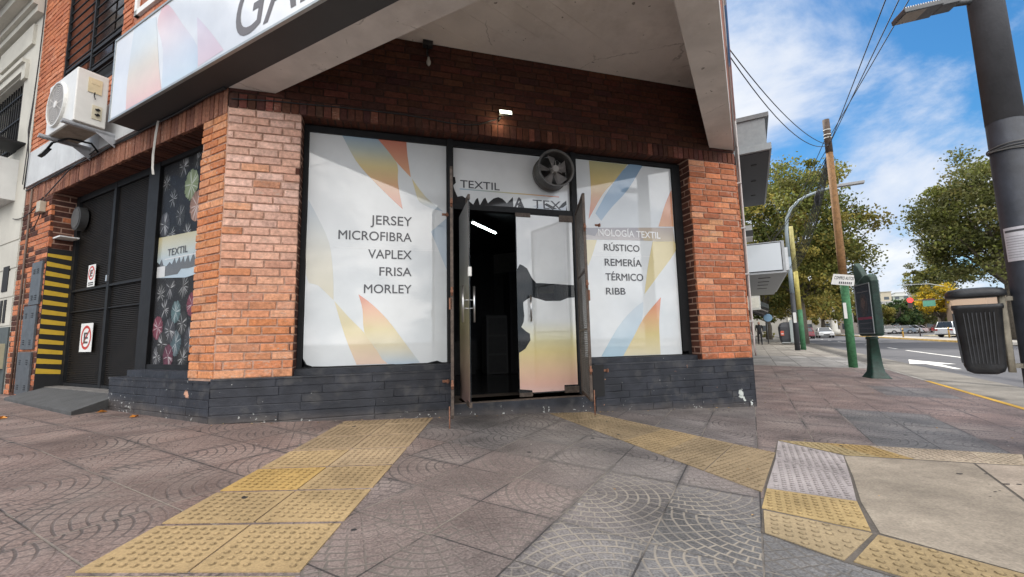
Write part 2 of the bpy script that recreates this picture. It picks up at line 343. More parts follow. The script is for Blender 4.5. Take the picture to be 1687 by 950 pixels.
def speck(name, col, var, nsc, bsc, bump, rough=.8, spots=False, streak=False):
    m, b = newmat(name); tcn = nt.nodes.new('ShaderNodeTexCoord'); P = tcn.outputs['Object']
    at = nt.nodes.new('ShaderNodeAttribute'); at.attribute_name = 'Col'
    base = MIX(1.0, at.outputs['Color'], col, 'MULTIPLY')
    def mul(base, sc, lo, hi, det=6, stretch=None):
        n = nt.nodes.new('ShaderNodeTexNoise'); n.inputs['Scale'].default_value = sc; n.inputs['Detail'].default_value = det
        if stretch:
            mp_ = nt.nodes.new('ShaderNodeMapping'); mp_.inputs['Rotation'].default_value = (0, 0, stretch[0]); mp_.inputs['Scale'].default_value = stretch[1]; LK(P, mp_.inputs[0]); LK(mp_.outputs[0], n.inputs[0])
        else: LK(P, n.inputs[0])
        f = nt.nodes.new('ShaderNodeMapRange'); LK(n.outputs[0], f.inputs[0]); f.inputs[1].default_value = .3; f.inputs[2].default_value = .7; f.inputs[3].default_value = lo; f.inputs[4].default_value = hi
        cm = nt.nodes.new('ShaderNodeCombineColor'); [LK(f.outputs[0], cm.inputs[i]) for i in range(3)]
        return MIX(1.0, base, cm.outputs[0], 'MULTIPLY')
    base = mul(base, nsc, 1-var, 1+var); base = mul(base, bsc, 1-var*.8, 1+var*.8, 4)
    if streak: base = mul(base, 14, .86, 1.08, 7); base = mul(base, 3.5, .90, 1.08, 6, (rad(28), (.6, 2.2, 1))); base = mul(base, .9, .78, 1.14, 4)
    if spots:
        vo = nt.nodes.new('ShaderNodeTexVoronoi'); vo.inputs['Scale'].default_value = 3.4; LK(P, vo.inputs[0])
        n = nt.nodes.new('ShaderNodeTexNoise'); n.inputs['Scale'].default_value = 40; LK(P, n.inputs[0])
        base = MIX(RAMP(MATH('ADD', vo.outputs['Distance'], MATH('MULTIPLY', n.outputs[0], .06)), .105, .09), base, (.03, .03, .03))
    LK(base, b.inputs['Base Color']); b.inputs['Roughness'].default_value = rough; b.inputs['Specular IOR Level'].default_value = .3
    n = nt.nodes.new('ShaderNodeTexNoise'); n.inputs['Scale'].default_value = bsc; n.inputs['Detail'].default_value = 5; LK(P, n.inputs[0])
    bp = nt.nodes.new('ShaderNodeBump'); bp.inputs['Strength'].default_value = bump; bp.inputs['Distance'].default_value = .006
    LK(n.outputs[0], bp.inputs['Height']); LK(bp.outputs[0], b.inputs['Normal']); return m
tactile_m = speck('tactile_concrete', (.93, .93, .97), .22, 2.6, 90, .35, spots=True)
slabc_m = speck('worn_concrete', (1, 1, 1), .24, 1.6, 70, .4, streak=True)
asphalt_m = speck('asphalt', (1, 1, 1), .12, .35, 60, .3)
leaf_m = mat('foliage', (1, 1, 1), .6, nz=0, bump=0, attr=True, spec=.2)
_nt = leaf_m.node_tree; _b = _nt.nodes['Principled BSDF']
_tr = _nt.nodes.new('ShaderNodeBsdfTranslucent'); _mx = _nt.nodes.new('ShaderNodeMixShader'); _mx.inputs[0].default_value = .3
_at = [n for n in _nt.nodes if n.bl_idname == 'ShaderNodeAttribute'][0]
_nt.links.new(_at.outputs['Color'], _tr.inputs[0]); _nt.links.new(_b.outputs[0], _mx.inputs[1]); _nt.links.new(_tr.outputs[0], _mx.inputs[2])
_nt.links.new(_mx.outputs[0], _nt.nodes['Material Output'].inputs[0])
bark_m = mat('bark', (.13, .11, .085), .9, nz=.35, nscale=6, bump=.3, bscale=20)

# ------------------------------------------------------------------ SETTING: ground
def build_sidewalk():
    du, dc = .48, .6788
    us = [-.70] + [.83 + du*k for k in range(-3, 32)]; us = sorted(set(round(u, 4) for u in us))
    cs = [-.04 - dc*k for k in range(0, 42)][::-1] + [-.04 + dc*k for k in range(1, 7)] + [4.45]
    verts, faces, uvs, cols, jts = [], [], [], [], []
    red = Vector((.218, .153, .132)); gry = Vector((.142, .139, .138)); mix = Vector((.150, .122, .120))
    rs = us + []
    def gval(cm, rm):
        if cm < -3.6 and rm < 3.0: return .10
        if cm < -5: return .25
        if cm < -.1 and rm > 3.0: return .75
        if cm < -1.4: return .38
        if cm < -.04: return .92 if rm < 3.1 else .62
        if rm < 3.4: return 1.0
        if 1.2 < cm < 2.9 and 5.0 < rm < 7.5: return 1.0
        if 2.6 < cm < 4.2 and 9.3 < rm < 11: return .85
        if cm > 0 and rm < 7.3: return .36
        return .12
    for i in range(len(rs)-1):
        for j in range(len(cs)-1):
            r0, r1, c0, c1 = rs[i], rs[i+1], cs[j], cs[j+1]; rm, cm = (r0+r1)/2, (c0+c1)/2
            b = len(verts)
            for c, r in ((c0, r0), (c1, r0), (c1, r1), (c0, r1)): x, y = CR(c, r); verts.append((x, y, gz(c, r)))
            faces.append((b, b+1, b+2, b+3))
            uvs += [((r - .83)/du, (c + .04)/dc) for c, r in ((c0, r0), (c1, r0), (c1, r1), (c0, r1))]
            tone = random.uniform(.93, 1.07); gj = random.uniform(-.08, .08); hard = .45 if cm < -.04 else .8
            for c, r in ((c0, r0), (c1, r0), (c1, r1), (c0, r1)):
                av = sum(gval(c+a_, r+b_) for a_ in (-.34, .34) for b_ in (-.24, .24))/4
                g = min(1, max(0, gval(cm, rm)*hard + av*(1-hard) + gj)); cols += [*(red.lerp(gry, g)*tone), 1]
            jl = 1.0 if (-1.45 < cm < -.04 and rm < 3.0) else (.35 if rm < 3.6 and cm > -3 else 0.0)
            jts += [jl]*4
    me = bpy.data.meshes.new('sidewalk'); me.from_pydata(verts, [], faces)
    ul = me.uv_layers.new(name='UVMap'); ul.data.foreach_set('uv', [q for p in uvs for q in p])
    at = me.color_attributes.new('Col', 'FLOAT_COLOR', 'CORNER'); at.data.foreach_set('color', cols)
    ja = me.attributes.new('Joint', 'FLOAT', 'CORNER'); ja.data.foreach_set('value', jts)
    me.materials.append(paving_m); o = bpy.data.objects.new('sidewalk', me); SC.collection.objects.link(o)
    tag(o, 'reddish and grey patterned sidewalk tiles around the corner', kind='structure')
build_sidewalk()
RMAX = .83 + .48*31
# lighter sidewalk further along the avenue
mb = MB()
for k in range(0, 30):
    for j in range(5):
        r0, r1 = RMAX + k*1.2, RMAX + (k+1)*1.2; c0, c1 = -.04 + j*.898, -.04 + (j+1)*.898
        t = random.uniform(.85, 1.1)*(1.0 if k < 5 else 1.12)
        a = .012
        col = (.30*t, .285*t, .265*t) if k < 5 else (.33*t, .30*t, .26*t)
        mb.face([FC(c, r, gz(c, r)) for c, r in ((c0+a, r0+a), (c1-a, r0+a), (c1-a, r1-a), (c0+a, r1-a))], 0, col)
mb.face([FC(c, r, gz(c, r) - .004) for c, r in ((-.04, RMAX), (4.45, RMAX), (4.45, RMAX+36), (-.04, RMAX+36))], 0, (.1, .09, .08))
mb.face([FC(c, r, gz(c, r)) for c, r in ((-.04, RMAX+36), (4.45, RMAX+36), (4.45, 300), (-.04, 300))], 0, (.26, .24, .21))
tag(mb.build('light_sidewalk', slabc_m), 'pale concrete sidewalk slabs further along the avenue', kind='structure')
# base terrain
mb = MB()
pts = [(-2500, -2500), (2500, -2500), (2500, 2500), (-2500, 2500)]
def gbase(c, r): return -.30 + .009*min(max(0, r - 7), 110)
for (c0, c1) in ((-1500, 0), (0, 60), (60, 1500)):
    for (r0, r1) in ((-900, -.7), (-.7, 7), (7, 117), (117, 1500)):
        if c0 < 0 and r0 >= -.7 and r1 <= 117:
            zb = -.35
            mb.face([FC(c, r, zb) for c, r in ((c0, r0), (c1, r0), (c1, r1), (c0, r1))], 0, (.1, .1, .1)); continue
        mb.face([FC(c, r, gbase(c, r)) for c, r in ((c0, r0), (c1, r0), (c1, r1), (c0, r1))], 0, (.12, .12, .12))
tag(mb.build('ground', asphalt_m), 'flat city ground reaching the horizon', kind='structure')
# road
mb = MB()
for (r0, r1) in ((-40, 7), (7, 117), (117, 420)):
    def zr(r): return -.24 + .009*min(max(0, r - 7), 110)
    mb.face([FC(c, r, zr(r)) for c, r in ((5.9, r0), (19.2, r0), (19.2, r1), (5.9, r1))], 0, (.075, .075, .083))
    mb.face([FC(c, r, zr(r)) for c, r in ((22.6, r0), (60, r0), (60, r1), (22.6, r1))], 0, (.10, .10, .105))
mb.face([FC(c, r, -.245) for c, r in ((-60, -25), (4.6, -25), (4.6, -.95), (-60, -.95))], 0, (.10, .10, .11))
tag(mb.build('road', asphalt_m), 'grey asphalt avenue beside the shop', kind='structure')
mb = MB()
for (r0, r1) in ((-1, 7), (7, 117)):
    mb.face([FC(c, r, zr(r) + .006) for c, r in ((4.60, r0), (6.75, r0), (6.75, r1), (4.60, r1))], 0, (.135, .125, .112))
tag(mb.build('road_gutter', slabc_m), 'worn pale concrete gutter strip along the kerb', kind='structure')
mb = MB()
for k in range(0, 90):
    r0, r1 = -.7 + k*1.2, -.7 + (k+1)*1.2 - .015
    yel = 7.0 < r0 < 12.0 or r0 < 3.5
    col = (.55, .33, .05) if yel else (.30, .28, .25)
    zt = lambda r: gz(4.45, min(r, 200)) + .004
    vs = [FC(c, r, z) for r in (r0, r1) for c, z in ((4.45, zt(r) - .3), (4.45, zt(r)), (4.59, zt(r) - .006), (4.62, zt(r) - .3))]
    mb.mesh(vs, [(0, 1, 2, 3), (7, 6, 5, 4), (1, 5, 6, 2), (2, 6, 7, 3)], 0, col)
tag(mb.build('kerb', slabc_m), 'concrete kerb of the avenue with a yellow painted stretch', kind='structure')
# road markings
mb = MB(); RZ = lambda r: zr(r) + .006
def strip(c0, c1, r0, r1, col=(.62, .62, .60)): mb.face([FC(c, r, RZ(r)) for c, r in ((c0, r0), (c1, r0), (c1, r1), (c0, r1))], 0, col)
strip(10.3, 10.5, 10, 31.4)
for k in range(12): strip(10.45, 10.65, 33.6 + k*6, 35.6 + k*6)
c_, r0_ = 7.6, 17.6      # straight arrow, tip away from the camera
mb.face([FC(c, r, RZ(r)) for c, r in ((7.45, 17.9), (7.65, 17.9), (7.85, 20.2), (7.35, 20.2))], 0, (.6, .6, .58))
mb.face([FC(c, r, RZ(r)) for c, r in ((6.75, 20.2), (8.45, 20.2), (7.6, 22.8))], 0, (.6, .6, .58))
mb2_rest = mb
tag(mb.build('road_markings', slabc_m), 'white lane lines and arrow painted on the avenue', kind='structure')
# median and traffic islands
mb = MB()
for (c0, c1, r0, r1) in ((19.2, 22.6, 38, 120),):
    for (ra, rb) in ((r0, 70), (70, 117)):
        vs = [FC(c, r, zr(r) + dz) for r in (ra, rb) for c, dz in ((c0, 0), (c0, .13), (c1, .13), (c1, 0))]
        mb.mesh(vs, [(0, 1, 2, 3), (7, 6, 5, 4), (1, 5, 6, 2), (0, 4, 5, 1), (2, 6, 7, 3)], 0, (.34, .32, .29))
    mb.mesh([FC(c, r, zr(r) + dz) for r in (r0, 110) for c, dz in ((c0-.12, 0), (c0-.12, .135), (c0+.05, .137), (c0+.05, 0))], [(0, 1, 2, 3), (1, 5, 6, 2), (0, 4, 5, 1)], 0, (.5, .33, .1))
mb.mesh([FC(c, r, zr(r) + dz) for r in (60, 75) for c, dz in ((27.5, 0), (27.5, .13), (29, .13), (29, 0))], [(0, 1, 2, 3), (7, 6, 5, 4), (1, 5, 6, 2), (0, 4, 5, 1), (2, 6, 7, 3)], 0, (.4, .36, .26))
mb.face([FC(c, r, zr(r) + .14) for c, r in ((60, -20), (110, -20), (110, 117), (60, 117))], 0, (.3, .28, .26))
tag(mb.build('median_pavement', slabc_m), 'pale raised median strip with yellow edge in the avenue', kind='structure')

# tactile paving -----------------------------------------------------------
def inside(p, poly):
    x, y = p; c = False
    for i in range(len(poly)):
        x0, y0 = poly[i]; x1, y1 = poly[i-1]
        if (y0 > y) != (y1 > y) and x < (x1-x0)*(y-y0)/(y1-y0) + x0: c = not c
    return c
def edge_dist(p, poly):
    d = 9
    for i in range(len(poly)):
        a = Vector(poly[i-1]); b = Vector(poly[i]); q = Vector(p); t = max(0, min(1, (q-a).dot(b-a)/(b-a).length_squared)); d = min(d, (a+(b-a)*t-q).length)
    return d
def tactile(mb, poly, col, ang, pitch=.048, off=(0, 0), domes=True, lift=.006, rad_=.0122):
    n = len(poly); jk = random.uniform(.94, 1.06); jc = [q*jk for q in col]
    mb.face([(x, y, gxy(x, y) + lift) for x, y in poly], 0, jc)
    for i in range(n):
        a, b = poly[i], poly[(i+1) % n]
        mb.face([(a[0], a[1], gxy(*a)+lift), (b[0], b[1], gxy(*b)+lift), (b[0], b[1], gxy(*b)-.02), (a[0], a[1], gxy(*a)-.02)], 0, jc)
    if not domes: return
    ca, sa = math.cos(ang), math.sin(ang); cx = sum(p[0] for p in poly)/n; cy = sum(p[1] for p in poly)/n
    ext = int(4/pitch)//2
    for i in range(-ext, ext):
        for j in range(-ext, ext):
            uu, vv = (i+.5)*pitch + off[0], (j+.5)*pitch + off[1]
            x, y = cx + uu*ca - vv*sa, cy + uu*sa + vv*ca
            if not inside((x, y), poly) or edge_dist((x, y), poly) < rad_*1.1: continue
            if random.random() < .015: continue
            z = gxy(x, y) + lift; vs = []; h = random.uniform(.0045, .0065); ns = 8
            for rr_, hh in ((rad_, 0.0003), (rad_*.80, h*.85), (rad_*.45, h)):
                vs += [(x + rr_*math.cos(2*math.pi*k/ns), y + rr_*math.sin(2*math.pi*k/ns), z + hh) for k in range(ns)]
            fs = [(q*ns+k, q*ns+(k+1) % ns, (q+1)*ns+(k+1) % ns, (q+1)*ns+k) for q in range(2) for k in range(ns)] + [tuple(2*ns+k for k in range(ns))]
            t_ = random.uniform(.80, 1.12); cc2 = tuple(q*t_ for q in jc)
            mb.mesh(vs, fs[:ns], 0, tuple(q*t_*.62 for q in jc), False); b_ = len(mb.v) - len(vs)  # dome sides tinted darker than the tops, painted shading for the relief
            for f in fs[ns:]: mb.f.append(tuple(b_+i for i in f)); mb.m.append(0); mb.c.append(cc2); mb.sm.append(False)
            gr_ = [(x + (rad_+.004)*math.cos(2*math.pi*k/ns)*1.0 + .002, y + (rad_+.004)*math.sin(2*math.pi*k/ns), z + .0008) for k in range(ns)]
            mb.face(gr_, 0, tuple(q*.66 for q in jc))
mb = MB()
YEL = (.40, .275, .115); PAL = (.39, .285, .165); OLI = (.30, .225, .13); PNK = (.38, .34, .32)
L0, L1, R0_, R1_ = Vector((-1.17, 2.27)), Vector((-.365, 5.05)), Vector((-.31, 2.06)), Vector((.57, 5.09))
for k in range(-3, 7):
    for h in range(2):
        t0, t1 = k/6.6, (k+1)/6.6
        if t0 > .99: continue
        def PT(t, w, g=.004):
            a = L0 + (L1-L0)*t; b = R0_ + (R1_-R0_)*t; return a.lerp(b, w)
        w0, w1 = h*.5, h*.5+.5
        t1 = min(t1, .995)
        q = [PT(t0+.006, w0+.006), PT(t0+.006, w1-.006), PT(t1-.006, w1-.006), PT(t1-.006, w0+.006)]
        q = [(min(p.x, 9), min(p.y, 5.09)) for p in q]
        col = PAL if (k+h) % 3 else tuple((a+b)/2 for a, b in zip(PAL, YEL))
        if k < 2: col = (.40, .285, .14)
        if k == 2 and h == 0: col = (.46, .30, .10)
        if k >= 4: col = tuple(a*.86 for a in PAL)
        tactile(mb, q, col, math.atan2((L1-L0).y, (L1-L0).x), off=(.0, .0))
s2 = [(1.96, 5.09), (2.48, 5.08), (3.25, 3.09), (2.36, 2.37)]
def lp(a, b, t): return (a[0]+(b[0]-a[0])*t, a[1]+(b[1]-a[1])*t)
for k in range(6):
    t0, t1 = k/6, (k+1)/6-.004
    a, b, c, d = lp(s2[0], s2[3], t0), lp(s2[1], s2[2], t0), lp(s2[1], s2[2], t1), lp(s2[0], s2[3], t1)
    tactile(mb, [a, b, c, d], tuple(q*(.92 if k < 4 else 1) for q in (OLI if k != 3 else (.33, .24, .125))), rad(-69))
A45 = rad(-45)
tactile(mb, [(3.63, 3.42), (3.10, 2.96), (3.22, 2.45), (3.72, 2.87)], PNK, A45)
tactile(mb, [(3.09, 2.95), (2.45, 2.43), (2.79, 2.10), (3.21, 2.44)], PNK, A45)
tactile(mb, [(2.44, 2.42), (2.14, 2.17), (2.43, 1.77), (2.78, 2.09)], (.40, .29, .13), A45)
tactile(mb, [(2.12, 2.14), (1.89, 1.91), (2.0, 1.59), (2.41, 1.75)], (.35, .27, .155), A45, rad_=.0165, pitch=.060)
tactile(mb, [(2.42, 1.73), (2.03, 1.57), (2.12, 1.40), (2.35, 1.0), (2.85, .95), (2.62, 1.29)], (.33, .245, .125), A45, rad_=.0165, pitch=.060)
ts = [(3.66, 3.44), (5.23, 2.47), (4.82, 2.27), (3.76, 2.88)]
tcols = [(.36, .28, .14), (.36, .25, .10), (.40, .33, .24), (.40, .33, .24), (.42, .35, .25)]
for k in range(5):
    t0, t1 = k/5, (k+1)/5-.004
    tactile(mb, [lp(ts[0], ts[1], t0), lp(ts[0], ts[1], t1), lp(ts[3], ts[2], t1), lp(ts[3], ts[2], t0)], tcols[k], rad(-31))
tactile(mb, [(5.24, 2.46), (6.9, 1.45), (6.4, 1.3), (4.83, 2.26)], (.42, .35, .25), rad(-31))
tag(mb.build('tactile_pavement', tactile_m, recalc=False), 'yellow and pinkish raised-dot guide strips set in the sidewalk', kind='structure')
mb = MB()
def drape(poly, col, lift=.0045): mb.face([(x, y, gxy(x, y) + lift) for x, y in poly], 0, col)
drape([(3.655, 3.45), (2.435, 2.435), (1.877, 1.922), (1.995, 1.575), (2.34, .96), (3.0, .7), (4.3, .2), (6.6, 1.0), (6.95, 1.45), (5.24, 2.49)], (.115, .10, .085), .002)
drape([(3.725, 2.865), (3.225, 2.43), (2.80, 2.08), (2.45, 1.74), (2.63, 1.30), (2.72, 1.16), (3.02, .95), (3.68, 1.74), (4.485, 2.42)], (.31, .265, .21))
drape([(4.50, 2.41), (3.70, 1.73), (3.04, .93), (4.3, .3), (6.5, 1.1), (4.82, 2.245)], (.37, .31, .25))
random.seed(5)
for k in range(26):
    t_ = random.random(); x_, y_ = 2.9 + 1.6*random.random(), 1.0 + 1.3*random.random()
    w_ = random.uniform(.008, .03); pp_ = [(x_ + w_*math.cos(a_)*random.uniform(.5, 1.2), y_ + w_*.6*math.sin(a_)*random.uniform(.5, 1.2)) for a_ in np.linspace(0, 5.4, 7)]
    if inside((x_, y_), [(3.6, 2.6), (2.7, 1.7), (2.9, 1.1), (4.3, 1.2), (4.4, 2.3)]): drape(pp_, (.07, .06, .055), .0062)
tag(mb.build('ramp_slabs', slabc_m), 'smooth beige concrete kerb ramp slabs at the corner', kind='structure')

# ------------------------------------------------------------------ bricks
PAL_ORANGE = [(.52, .20, .085), (.56, .235, .105), (.47, .17, .072), (.52, .225, .115), (.58, .27, .14)]
PAL_RED = [(.48, .165, .075), (.44, .145, .068), (.51, .185, .09), (.42, .14, .07), (.53, .215, .12)]
PAL_DARK = [(.082, .031, .021), (.095, .036, .024), (.072, .028, .020), (.108, .041, .027), (.09, .034, .023), (.072, .03, .024)]  # dark brick tones with the overhang's shade put into the colour
def bricks(mb, fr, u0, u1, z0, z1, o=0.0, bl=.27, bh=.0865, mt=.016, dep=.04, pal=PAL_RED, jit=.0022, soldier=False, colf=None, skip=None, ragged=0, m=0):
    if soldier: bl, bh = .085, z1 - z0
    nz = max(1, round((z1-z0)/bh)); bh = (z1-z0)/nz
    for i in range(nz):
        z = z0 + i*bh; u = u0 - (0 if soldier else random.choice((.0, .5, .5, .25, .75))*bl*(i % 2) if i % 2 else 0)
        while u < u1 - .01:
            L_ = bl*(random.uniform(.94, 1.06) if bl < .3 else random.uniform(.7, 2.4)); a, b = max(u, u0), min(u + L_, u1); u += L_
            if b - a < .035: continue
            um, zm = (a+b)/2, z + bh/2
            if skip and skip(um, zm): continue
            col = random.choice(pal); col = colf(um, zm, col) if colf else col
            k = random.uniform(.90, 1.12); col = tuple(q*k for q in col)
            ma = mt/2 if a > u0 + .001 else -.0; mb_ = mt/2 if b < u1 - .001 else 0
            oo = o + random.uniform(-.004, .004)
            ea = random.uniform(-.004, .006) if a <= u0+.001 else 0; eb = random.uniform(-.004, .006) if b >= u1-.001 else 0
            e = mt/2*random.uniform(.7, 1.25)
            # slightly pillowed brick: front face inset
            A0, B0, Z0, Z1 = a+ma-ea, b-mb_+eb, z+e, z+bh-e
            ins = .005
            P = [(A0, oo-dep, Z0), (B0, oo-dep, Z0), (B0, oo-dep, Z1), (A0, oo-dep, Z1), (A0, oo-.004, Z0), (B0, oo-.004, Z0), (B0, oo-.004, Z1), (A0, oo-.004, Z1),
                 (A0+ins, oo, Z0+ins), (B0-ins, oo, Z0+ins), (B0-ins, oo, Z1-ins), (A0+ins, oo, Z1-ins)]
            P = [(p[0]+random.uniform(-jit, jit), p[1]+random.uniform(-jit, jit)*.6, p[2]+random.uniform(-jit, jit)) for p in P]
            mb.mesh([fr(*p) for p in P], [(0, 1, 5, 4), (1, 2, 6, 5), (2, 3, 7, 6), (3, 0, 4, 7), (4, 5, 9, 8), (5, 6, 10, 9), (6, 7, 11, 10), (7, 4, 8, 11), (8, 9, 10, 11)], m, col)
BLD = empty('corner_shop_building', (1.7, 5.3, .2), 'brick corner textile shop with a cut-off corner entrance under a deep overhang', 'shop building')
random.seed(11)
def pillar_col(u, z, c):
    # old pinkish lime wash left on the upper courses of the left pillar
    k = min(1, max(0, (z - .95)/1.9)); 
    w = (.66, .43, .35)
    f = min(1, k*1.25)*random.uniform(.6, 1.0) if random.random() < .92 else .2*k
    if z < 1.3: f = .18*random.random()
    return tuple(a + (b-a)*f for a, b in zip(c, w))
CRX = (4.260, 5.10)
# left pillar
mb = MB(); mb.prism([(-1.615, 5.142), (-.905, 5.142), (-.905, 5.5), (-1.3, 5.9)] + [FL(.45, -.35, 0)[:2], FL(.45, -.012, 0)[:2], FL(.005, -.012, 0)[:2]], .66, 3.60, 1)
bricks(mb, FF, -1.613, -.900, .683, 3.58, pal=PAL_ORANGE, colf=pillar_col)
bricks(mb, FL, -.003, .455, .683, 3.52, pal=PAL_ORANGE)
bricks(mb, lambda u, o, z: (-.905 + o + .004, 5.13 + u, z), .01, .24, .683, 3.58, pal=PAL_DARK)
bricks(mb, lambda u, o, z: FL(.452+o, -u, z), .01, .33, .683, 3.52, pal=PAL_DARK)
tag(mb.build('pillar', [brick_m, mortar_m], BLD), 'brick pillar left of the big window, pinkish wash on its upper courses')
# right pillar
mb = MB(); mb.prism([(4.268, 5.142), (5.095, 5.142), FR(3.3, -.012, 0)[:2], FR(3.3, -.35, 0)[:2], (4.6, 5.6), (4.268, 5.45)], .66, 3.60, 1)
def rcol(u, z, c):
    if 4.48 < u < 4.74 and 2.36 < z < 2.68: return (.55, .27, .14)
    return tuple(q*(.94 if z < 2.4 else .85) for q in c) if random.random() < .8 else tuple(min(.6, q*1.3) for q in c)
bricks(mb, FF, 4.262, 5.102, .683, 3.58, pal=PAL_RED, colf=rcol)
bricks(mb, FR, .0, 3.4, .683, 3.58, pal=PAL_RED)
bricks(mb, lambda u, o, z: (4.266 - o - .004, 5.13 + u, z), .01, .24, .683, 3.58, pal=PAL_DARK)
tag(mb.build('pillar', [brick_m, mortar_m], BLD), 'orange-red brick pillar at the right corner of the shop')
# wall above the shopfront with soldier courses
mb = MB(); mb.box(FF, -1.60, 5.085, -.34, -.012, 3.605, 4.86, 1)
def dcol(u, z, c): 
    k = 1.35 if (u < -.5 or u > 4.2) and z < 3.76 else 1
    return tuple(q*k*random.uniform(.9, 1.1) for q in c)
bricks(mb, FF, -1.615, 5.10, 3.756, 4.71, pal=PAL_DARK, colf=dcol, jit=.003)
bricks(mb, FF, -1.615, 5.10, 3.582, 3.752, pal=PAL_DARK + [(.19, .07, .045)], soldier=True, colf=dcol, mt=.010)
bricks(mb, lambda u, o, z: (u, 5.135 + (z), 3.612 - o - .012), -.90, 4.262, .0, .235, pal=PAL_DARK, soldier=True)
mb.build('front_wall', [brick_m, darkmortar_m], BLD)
# left street wall band above the openings
mb = MB(); mb.box(FL, -.0, 6.2, -.33, -.012, 3.53, 3.83, 1)
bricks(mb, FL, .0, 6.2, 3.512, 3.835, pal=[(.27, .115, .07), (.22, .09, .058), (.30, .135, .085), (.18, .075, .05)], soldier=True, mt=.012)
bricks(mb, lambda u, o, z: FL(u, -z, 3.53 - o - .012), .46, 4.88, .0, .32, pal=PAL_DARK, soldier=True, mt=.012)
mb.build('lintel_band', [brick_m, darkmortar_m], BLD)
# pier at the far left
mb = MB(); mb.box(FL, 4.895, 6.19, -.33, -.012, .1, 3.53, 1)
bricks(mb, FL, 4.885, 6.2, .3, 3.51, pal=PAL_DARK[:3] + PAL_RED[:3])
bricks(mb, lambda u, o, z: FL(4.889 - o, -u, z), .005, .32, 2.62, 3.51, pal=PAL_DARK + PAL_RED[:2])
pier = mb.build('side_pier', [brick_m, mortar_m], BLD)
mb = MB()
mb.box(FL, 4.872, 4.884, -.30, -.004, .42, 2.62, 0, (.012, .012, .013))
for k in range(13):
    z = .66 + k*.152; hh = .078 + random.uniform(-.004, .004); dz = -.045
    if k == 12: hh = .05
    mb.mesh([FL(4.868, o, zq) for o, zq in ((-.006, z), (-.30, z+dz*.6), (-.30, z+hh+dz*(.2 if k == 12 else 1)), (-.006, z+hh))], [(0, 1, 2, 3)], 0, (.62, .40, .035))
mb.build('hazard_stripes', attr_m, BLD)
# plinth
def plinth_parts():
    mb = MB()
    for (a, b) in ((-1.635, .80), (2.60, 5.105)):
        mb.box(FF, a+.01, b-.01, -.24, .006, -.35, .672, 0)
        bricks(mb, FF, a, b, -.02, .672, o=.0135, bl=.42, bh=.0865, mt=.004, pal=[(1, 1, 1)], jit=.0032)
        mb.box(FF, a, b, -.24, .02, .668, .684, 0, jit=.0015)
    # return of the plinth along the left street: higher ledge
    mb.box(FL, -.0, 2.25, -.3, .006, -.1, .64, 0)
    bricks(mb, FL, 0.0, 2.26, .14, .645, o=.0135, bl=.42, bh=.0865, mt=.004, pal=[(1, 1, 1)], jit=.0032)
    mb.box(FL, -.0, 2.262, -.3, .022, .64, .664, 0, jit=.0015)
    mb.box(FR, .0, 3.4, -.1, .012, -.3, .68, 0)
    mb.box(FF, .80, 2.60, -.24, -.03, -.35, .285, 0)
    return mb.build('plinth', [plinth_m], BLD)
plinth_parts()
for _b in ((FF, -.905, .80, -.24, -.10, .684, .748), (FF, 2.56, 4.262, -.24, -.10, .684, .748), (FL, .455, 2.15, -.33, -.12, .664, .745)):
    mb = MB(); mb.box(*_b); mb.build('window_sill', plinth_m, BLD)
mb = MB(); mb.box(FF, .80, 2.60, -.75, -.032, .275, .297, 0)
for k in range(26): mb.box(FF, .92 + 0, 2.46, -.10 - k*.012, -.104 - k*.012 + .004, .297, .303, 0)
mb.build('threshold', brownsteel, BLD)
# overhang: beams, soffit, upper floors
K = (1.73, 1.77); KI = (1.725, 2.235)
mb = MB(); mb.prism([K, (-1.625, 5.125), (-1.17, 5.125), KI], 3.797, 4.70)
mb.build('overhang_beam', beam_m, BLD)
mb = MB(); mb.prism([K, KI, (4.645, 5.125), (5.09, 5.125)], 3.797, 4.70)
mb.build('overhang_beam', beam_m, BLD)
mb = MB(); mb.prism([KI, (-1.17, 5.14), (4.645, 5.14)], 4.712, 4.90)
dd = Vector((-1.64, -.79)).normalized(); nn = Vector((-dd.y, dd.x))
for k, (x, y) in enumerate(((.55, 4.95), (1.15, 5.05), (2.05, 5.08), (2.62, 5.07), (3.15, 5.08), (3.75, 5.08))):
    a = Vector((x, y)); L_ = (1.6, 2.2, 2.0, 2.1, 2.3, 2.6)[k]
    pp = [a, a + dd*L_]
    q = [pp[0]-nn*.007, pp[0]+nn*.007, pp[1]+nn*.007, pp[1]-nn*.007]
    q = [p for p in q if True]
    mb.prism([(p.x, max(p.y, 2.3)) for p in q], 4.707, 4.7115)
mb.build('soffit', concrete_m, BLD)
Lend, Rend = FL(6.2, 0, 0)[:2], FR(3.4, 0, 0)[:2]
Lin, Rin = FL(6.2, -.35, 0)[:2], FR(3.4, -.35, 0)[:2]
back = (Rend[0] - R2*11, Rend[1] + R2*11)
HT = 10.5  # unseen top of walls and roof, height chosen for the shade it casts
mb = MB()
mb.prism([(K[0]-.0, K[1]+.5), Lin, (Lin[0]+6, Lin[1]+6), (Rend[0]-1.5, Rend[1]+8), Rin], 4.90, HT)     # core
mb.prism([K, Rend, Rin, (K[0], K[1]+.5)], 4.702, HT)
wl = [(-4.75, 2.84, 4.71, HT), (5.05, 6.2, 3.84, HT), (2.84, 5.05, 3.84, 4.95), (2.84, 5.05, 7.7, HT)]
for (a, b, z0, z1) in wl: mb.box(FL, a, b, -.35, -.012, z0, z1)
mb.box(FL, .01, 2.84, -.35, -.012, 3.835, 4.71)
mb.build('upper_wall', [mat('upper_brick_core', (.33, .12, .07), .9, nz=.2, bump=.2)], BLD)
mb = MB()
